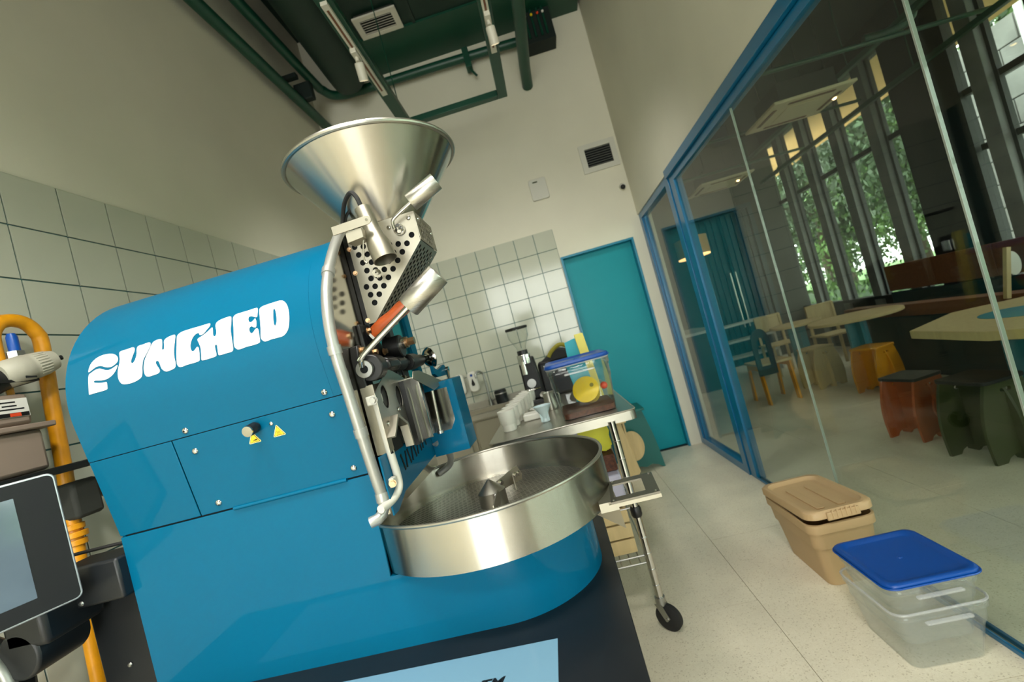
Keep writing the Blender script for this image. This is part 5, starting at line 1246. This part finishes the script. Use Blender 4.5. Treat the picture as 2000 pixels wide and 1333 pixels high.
# bench along the windows
bn = thing('window_bench', 'long dark bench with a brown wooden back below the cafe windows', 'bench', (4.2, 4.0, 0))
B('bench_base', (3.95, 0.5, 0), (4.38, 6.3, 0.42), 'cafe_teal', bn, bevel=0.005)
B('bench_seat', (3.90, 0.5, 0.42), (4.40, 6.3, 0.47), 'wood_brown', bn, bevel=0.005)
for k in range(8): B('back_board', (4.33, 0.52+k*0.722, 0.80), (4.38, 0.52+k*0.722+0.715, 1.12), 'wood_brown', bn, bevel=0.004)
B('back_pad', (4.34, 0.5, 0.48), (4.38, 6.3, 0.78), 'cafe_teal', bn, bevel=0.01)
sh2 = thing('low_partition', 'low dark teal partition with a wooden cap behind the cafe tables', 'partition', (3.7, 4.6, 0))
B('partition_wall', (3.60, 3.2, 0), (3.66, 6.0, 0.62), 'cafe_teal', sh2)
B('partition_cap', (3.55, 3.2, 0.62), (3.71, 6.0, 0.74), 'wood_brown', sh2, bevel=0.004)

# tables
def round_table(lab, x, y, r, h, mtop, mleg):
    t = thing('cafe_table', lab, 'table', (x, y, 0))
    MB().lathe([(0, h-0.03), (r-0.004, h-0.03), (r, h-0.026), (r, h-0.004), (r-0.004, h), (0, h)], (x, y, 0), n=48).build('table_top', mtop, t, smooth=30)
    MB().box((x-0.10, y-0.02, 0.02), (x+0.10, y+0.02, h-0.03)).build('pedestal', mleg, t, bevel=0.004)
    MB().box((x-0.02, y-0.10, 0.02), (x+0.02, y+0.10, h-0.03)).build('pedestal', mleg, t, bevel=0.004)
    MB().lathe([(0, 0), (r*0.35, 0), (r*0.35, 0.02), (0, 0.02)], (x, y, 0), n=32).build('foot_plate', mleg, t)
    return t
mat('cafe_blue', (30, 128, 146), 0.5)
round_table('round cafe table with a teal pedestal behind the yellow stool', 3.12, 5.14, 0.42, 0.75, 'wood_tan', 'cafe_blue')
round_table('small round cafe table with a teal pedestal near the far door', 2.93, 5.95, 0.28, 0.75, 'wood_tan', 'cafe_blue')
bt = thing('long_table', 'large wooden cafe table with a blue inlay nearest the glass wall', 'table', (3.0, 3.1, 0))
MB().prism([(2.36, 3.36), (2.30, 2.75), (2.45, 2.30), (3.2, 2.15), (3.45, 2.6), (3.40, 3.55), (2.9, 3.68)], XY, 0.70, 0.755).build('table_top', 'wood_tan', bt, bevel=0.004)
MB().prism(circ(2.82, 3.05, 0.20, 32, 0.24), XY, 0.755, 0.757).build('blue_inlay', 'cafe_blue', bt)
MB().box((2.75, 2.6, 0), (3.1, 3.2, 0.70)).build('pedestal', 'cafe_blue', bt, bevel=0.01)
# stools and chairs
stool('bright yellow plywood stool under the round cafe table', (3.03, 4.86, 0), 0.35, 0.95, 'yellow_paint', 'yellow_paint', 'yellow_paint', 'cafe stools', False)
stool('pale tan plywood stool left of the yellow stool', (2.90, 5.60, 0), 0.2, 0.98, 'wood_tan', 'wood_tan', 'wood_tan', 'cafe stools', True)
stool('orange brown plywood stool right of the empty cafe floor', (2.37, 3.50, 0), 0.25, 0.92, 'orange_paint', 'orange_paint', 'machine_black', 'cafe stools', True)
stool('dark olive plywood stool nearest the glass wall', (2.36, 2.95, 0), 0.15, 1.0, 'olive_paint', 'olive_paint', 'black', 'cafe stools', False)
chr_ = thing('cafe_chair', 'yellow plywood chair with a grey arched back near the blue post', 'chair', (2.45, 5.55, 0))
for x in (2.28, 2.60): MB().prism([(5.35, 0), (5.42, 0), (5.45, 0.38), (5.68, 0.38), (5.72, 0), (5.79, 0), (5.72, 0.44), (5.38, 0.44)], YZ, x, x+0.022).build('side_frame', 'yellow_paint', chr_, bevel=0.002)
MB().box((2.27, 5.34, 0.44), (2.63, 5.76, 0.465)).build('seat', 'wood_tan', chr_, bevel=0.003)
arc = [(2.27, 0.36)]+[(2.27+0.0, 0.60)]
outer = [(2.24, 0.34)]+[(2.34-0.10*math.cos(a), 0.70+0.16*math.sin(a)) for a in [PI*k/10 for k in range(11)]]+[(2.44, 0.34)]
MB().holed(outer, [[(2.29, 0.44)]+[(2.34-0.05*math.cos(a), 0.68+0.08*math.sin(a)) for a in [PI*k/8 for k in range(9)]]+[(2.39, 0.44)]], XZ, 5.32, 5.345).build('arched_back', 'cafe_dark', chr_, smooth=0)
chr_.location.x -= 0.14; chr_.location.y -= 0.05
for k, (x, y, lab) in enumerate(((3.1, 6.85, 'tan wooden chair back behind the small round table'), (3.62, 6.45, 'tan wooden chair back beside the window bench'))):
    c = thing('wooden_chair', lab, 'chair', (x, y, 0), 'wooden cafe chairs')
    MB().box((x-0.2, y-0.2, 0.43), (x+0.2, y+0.2, 0.45)).build('seat', 'wood_tan', c)
    for dx in (-0.18, 0.16):
        for dy in (-0.18, 0.16): MB().box((x+dx, y+dy, 0), (x+dx+0.03, y+dy+0.03, 0.43 if dy < 0 else 0.85)).build('leg', 'wood_tan', c)
    MB().box((x-0.18, y+0.17, 0.62), (x+0.19, y+0.19, 0.86)).build('backrest', 'wood_tan', c, bevel=0.01)
dk = thing('display_counter', 'grey stone counter with white shelves at the far end of the cafe', 'counter', (2.5, 7.2, 0))
B('counter_body', (1.75, 6.9, 0), (2.35, 8.2, 0.85), 'cafe_dark', dk, bevel=0.01); B('counter_top', (1.7, 6.85, 0.85), (2.4, 8.25, 0.89), 'white_paint', dk)
for z in (0.3, 0.55, 0.8): B('shelf', (2.5, 7.3, z), (3.3, 7.6, z+0.03), 'white_paint', dk)
for x in (2.5, 3.27): B('shelf_side', (x, 7.3, 0), (x+0.03, 7.6, 0.83), 'white_paint', dk)
ch2 = thing('standing_paddle', 'tan wooden paddle leaning upright above the long table', 'paddle', (3.42, 3.72, 0.74))
MB().box((3.36, 3.70, 0.74), (3.39, 3.73, 1.12), rot=Matrix.Rotation(0.25, 3, 'Y')).build('stick', 'wood_tan', ch2); MB().prism(circ(3.44, 0.99, 0.055, 20, 0.09), XZ, 3.72, 3.73).build('head', 'cup_white', ch2)

# ceiling things in the cafe
for k, (x, y, lab) in enumerate(((3.27, 5.33, 'cream air conditioning cassette nearest the glass wall, under the dark cafe ceiling'), (3.35, 7.9, 'farther cream air conditioning cassette under the dark cafe ceiling'))):
    a = thing('ceiling_cassette', lab, 'air conditioner', (x, y, 3.08), 'air conditioning cassettes')
    MB().box((x-0.42, y-0.36, 3.0700), (x+0.42, y+0.36, 3.1000)).build('cassette_panel', 'cream_panel', a, bevel=0.006)
    MB().box((x-0.30, y-0.26, 3.1000), (x+0.30, y+0.26, 3.3200)).build('cassette_body', 'cafe_dark', a)
    MB().box((x-0.20, y-0.19, 3.0620), (x+0.20, y+0.19, 3.0700)).build('grille', 'cream_panel', a, bevel=0.004)
    for dx, dy, sx, sy in ((0, -0.28, 0.24, 0.02), (0, 0.28, 0.24, 0.02), (-0.34, 0, 0.02, 0.2), (0.34, 0, 0.02, 0.2)):
        MB().box((x+dx-sx, y+dy-sy, 3.0640), (x+dx+sx, y+dy+sy, 3.0695)).build('air_slot', 'wood_brown', a)
    for dx in (-0.25, 0.25):
        for dy in (-0.2, 0.2): MB().cyl((x+dx, y+dy, 3.3200), (x+dx, y+dy, 3.95), 0.006, n=6).build('hanger', 'dark_green', a)
for x, z, lab in ((2.35, 3.35, 'green cafe lighting rail closest to the glass wall'), (3.65, 3.2, 'green cafe lighting rail in the middle of the ceiling'), (4.25, 3.0, 'green cafe lighting rail close to the window pilasters')):
    r_ = thing('cafe_rail', lab, 'rail', (x, 3.0, z))
    MB().box((x-0.03, YR+0.1, z), (x+0.03, YF-0.2, z+0.05)).build('rail_channel', 'pipe_green', r_, bevel=0.003)
    for y in (0.0, 2.5, 5.0, 7.5): MB().cyl((x, y, z+0.05), (x, y, 3.95), 0.006, n=6).build('hanger', 'pipe_green', r_)
for k, (y, z) in enumerate(((4.2, 3.12), (5.9, 3.2), (7.2, 3.15))):
    pipe('cafe_pipe', [(XR+0.15, y, z), (XW-0.05, y+0.15, z)], 0.02, ['thin green cross pipe nearest the camera under the cafe ceiling', 'thin green cross pipe in the middle of the cafe ceiling', 'thin green cross pipe deepest in the cafe'][k])
pipe('cafe_pipe', smoothpath([(3.3, 4.2, 3.9), (3.3, 4.2, 3.65), (3.35, 4.2, 3.55), (3.6, 4.2, 3.52), (3.75, 4.25, 3.45), (3.75, 4.3, 3.25), (3.6, 4.35, 3.18), (3.4, 4.4, 3.2)], 4), 0.045, 'looped thick green pipe beside the cream cassette')
dct = MB().box((1.5, 0.5, 3.45), (2.1, 8.3, 3.85)).build('cafe_duct', 'deep_green', None, bevel=0.01); tag(dct, 'long dark green rectangular duct under the cafe ceiling', 'duct')
for k, (x, y, z, lab) in enumerate(((2.35, 4.95, 3.25, 'small lit spotlight on the cafe rail above the blue frame'), (3.65, 5.3, 3.10, 'small lit spotlight under the cream cassette'), (3.65, 7.9, 3.10, 'small lit spotlight deepest in the cafe'), (4.25, 3.9, 2.9, 'small lit spotlight close to the window pilasters'), (2.35, 2.2, 3.25, 'small lit spotlight on the cafe rail above the long table'))):
    s = thing('cafe_spotlight', lab, 'spotlight', (x, y, z), 'lit cafe spotlights')
    MB().cyl((x, y, z-0.02), (x, y, z+0.10), 0.035, n=18).build('lamp_head', 'black', s)
    MB().sph((x, y, z-0.022), 0.026, n=12, m=6).build('bulb', 'lamp_glow', s)
    ld = bpy.data.lights.new('cafe_beam', 'SPOT'); ld.energy = 16.0; ld.color = (1.0, 0.92, 0.78); ld.spot_size = math.radians(130); ld.spot_blend = 1.0; ld.shadow_soft_size = 0.12
    lo = bpy.data.objects.new('cafe_beam', ld); COL.objects.link(lo); lo.parent = s; lo.location = (0, 0, -0.06)
pl = thing('pendant_lamp', 'tan drum pendant lamp hanging in the cafe behind the blue post', 'pendant lamp', (1.95, 5.75, 1.95))
MB().lathe([(0.19, 0), (0.19, 0.22), (0.186, 0.22), (0.186, 0)], (1.93, 5.75, 1.86), n=36, close=True).build('shade', 'lamp_tan', pl)
MB().cyl((1.93, 5.75, 1.845), (1.93, 5.75, 1.862), 0.185, n=36).build('diffuser', mat('lamp_soft', (255, 214, 150), 0.5, emit=((255, 200, 130), 2.5)), pl)
MB().cyl((1.93, 5.75, 2.08), (1.93, 5.75, 3.95), 0.004, n=6).build('cord', 'black', pl)

# ================================================================ outside
S(B('ground', (XW+0.15, -40, -0.4), (60, 60, -0.12), 'paving'))
lawn = B('lawn', (7.5, -30, -0.12), (50, 50, -0.09), 'grass'); S(lawn)
sw = thing('garden_wall', 'grey stone wall outside the cafe windows', 'wall', (8.0, 8.0, -0.12))
for r in range(11):
    for k in range(4):
        MB().box((7.9, 6.9+k*0.62+(0.31 if r % 2 else 0), r*0.4-0.12), (8.1, 6.9+k*0.62+0.60+(0.31 if r % 2 else 0), r*0.4+0.265)).build('stone_block', 'stone_wall', sw, bevel=0.01)
po = MB().cyl((7.2, 6.75, -0.12), (7.2, 6.75, 5.2), 0.05, n=14).build('light_pole', 'zinc', None); tag(po, 'grey metal pole outside in front of the stone wall', 'pole')
def tree(lab, x, y, h, r, seed, m, nl=10000, lean=0.0):
    rnd = random.Random(seed)
    t = thing('tree', lab, 'tree', (x, y, -0.12), 'trees outside the cafe windows')
    tk = MB(); tk.tube(smoothpath([(x, y, -0.12), (x+lean*0.3, y+0.1, h*0.25), (x+lean*0.6, y-0.1, h*0.5), (x+lean, y, h*0.8)], 4), [0.20, 0.19, 0.18, 0.17, 0.16, 0.15, 0.14, 0.13, 0.12, 0.11, 0.10, 0.08, 0.05], n=10).build('trunk', 'bark', t)
    for k in range(5):
        a = rnd.uniform(0, 2*PI); z = h*rnd.uniform(0.35, 0.6)
        MB().tube([(x+lean*0.6, y, z), (x+lean*0.6+math.cos(a)*r*0.4, y+math.sin(a)*r*0.4, z+0.5), (x+lean*0.6+math.cos(a)*r*0.75, y+math.sin(a)*r*0.75, z+1.3)], [0.08, 0.05, 0.02], n=6).build('branch', 'bark', t)
    vs, fs_ = [], []
    blobs = [(x+lean+rnd.gauss(0, r*0.45), y+rnd.gauss(0, r*0.45), h*0.60+rnd.gauss(0, h*0.20), r*rnd.uniform(0.3, 0.55)) for _ in range(30)]
    for _ in range(nl):
        bx_, by_, bz_, br_ = rnd.choice(blobs)
        d = Vector((rnd.gauss(0, 1), rnd.gauss(0, 1), rnd.gauss(0, 1))).normalized()*br_*rnd.uniform(0.5, 1.0)
        c = Vector((bx_, by_, bz_))+d
        R_ = Euler((rnd.uniform(0, 6), rnd.uniform(0, 6), rnd.uniform(0, 6))).to_matrix(); s = rnd.uniform(0.05, 0.11)
        i = len(vs)
        for u, v in ((-1, 0), (0, -0.55), (1, 0), (0, 0.55)): vs.append(c+R_ @ Vector((u*s, v*s, 0)))
        fs_.append((i, i+1, i+2, i+3))
    me = bpy.data.meshes.new('foliage'); o_ = Vector(t.location)
    me.from_pydata([v-o_ for v in vs], [], fs_); me.materials.append(MATS[m])
    o = bpy.data.objects.new('foliage', me); COL.objects.link(o); o.parent = t; o['kind'] = 'stuff'
    return t
tree('tall dense tree outside, seen between the leftmost window pilasters', 9.5, 16.0, 6.5, 2.2, 1, 'leaf_dark')
tree('bright green tree outside behind the second window gap', 11.0, 14.5, 6.0, 2.4, 2, 'leaf')
tree('dark tree with a leaning trunk outside the middle window gap', 8.6, 10.6, 6.0, 2.0, 3, 'leaf_dark', 12000, 1.0)
tree('broad tree outside beside the solid dark window panel', 10.8, 11.0, 5.4, 1.9, 4, 'leaf', 12000, -0.6)
tree('tree outside above the stone wall at the right of the windows', 11.0, 6.0, 6.5, 2.4, 5, 'leaf')
tree('distant tree outside at the far end of the lawn', 17.0, 27.0, 8.0, 3.6, 6, 'leaf_dark', 16000)
tree('second distant tree outside, right of the farthest one', 20.0, 24.0, 8.0, 3.8, 8, 'leaf', 16000)
tree('wide tree outside behind the cafe tables', 14.0, 18.0, 7.0, 3.0, 9, 'leaf_dark', 16000)
tree('wide dark tree filling the gap far behind the stone wall', 16.0, 11.0, 8.0, 3.6, 12, 'leaf_dark', 16000)
tree('bushy tree far outside, left of the leaning trunk', 14.0, 22.5, 7.0, 3.2, 13, 'leaf', 16000)
tree('tree outside to the right of the camera, beyond the window wall', 9.0, 2.0, 6.0, 2.2, 10, 'leaf', 8000)
hd = thing('hedge', 'low clipped hedge along the lawn outside the windows', 'hedge', (9.0, 13.0, -0.12))
vs, fs_ = [], []
rnd = random.Random(3)
for _ in range(5000):
    c = Vector((rnd.uniform(-0.5, 0.5), rnd.uniform(-5, 9), rnd.uniform(0.0, 0.75)))
    R_ = Euler((rnd.uniform(0, 6), rnd.uniform(0, 6), rnd.uniform(0, 6))).to_matrix(); s = 0.08; i = len(vs)
    for u, v in ((-1, 0), (0, -0.55), (1, 0), (0, 0.55)): vs.append(c+R_ @ Vector((u*s, v*s, 0)))
    fs_.append((i, i+1, i+2, i+3))
me = bpy.data.meshes.new('foliage'); me.from_pydata(vs, [], fs_); me.materials.append(MATS['leaf'])
o = bpy.data.objects.new('foliage', me); COL.objects.link(o); o.parent = hd; o['kind'] = 'stuff'
MB().box((8.6, 8.0, -0.12), (9.4, 22.0, 0.55)).build('hedge_core', 'leaf_dark', hd)
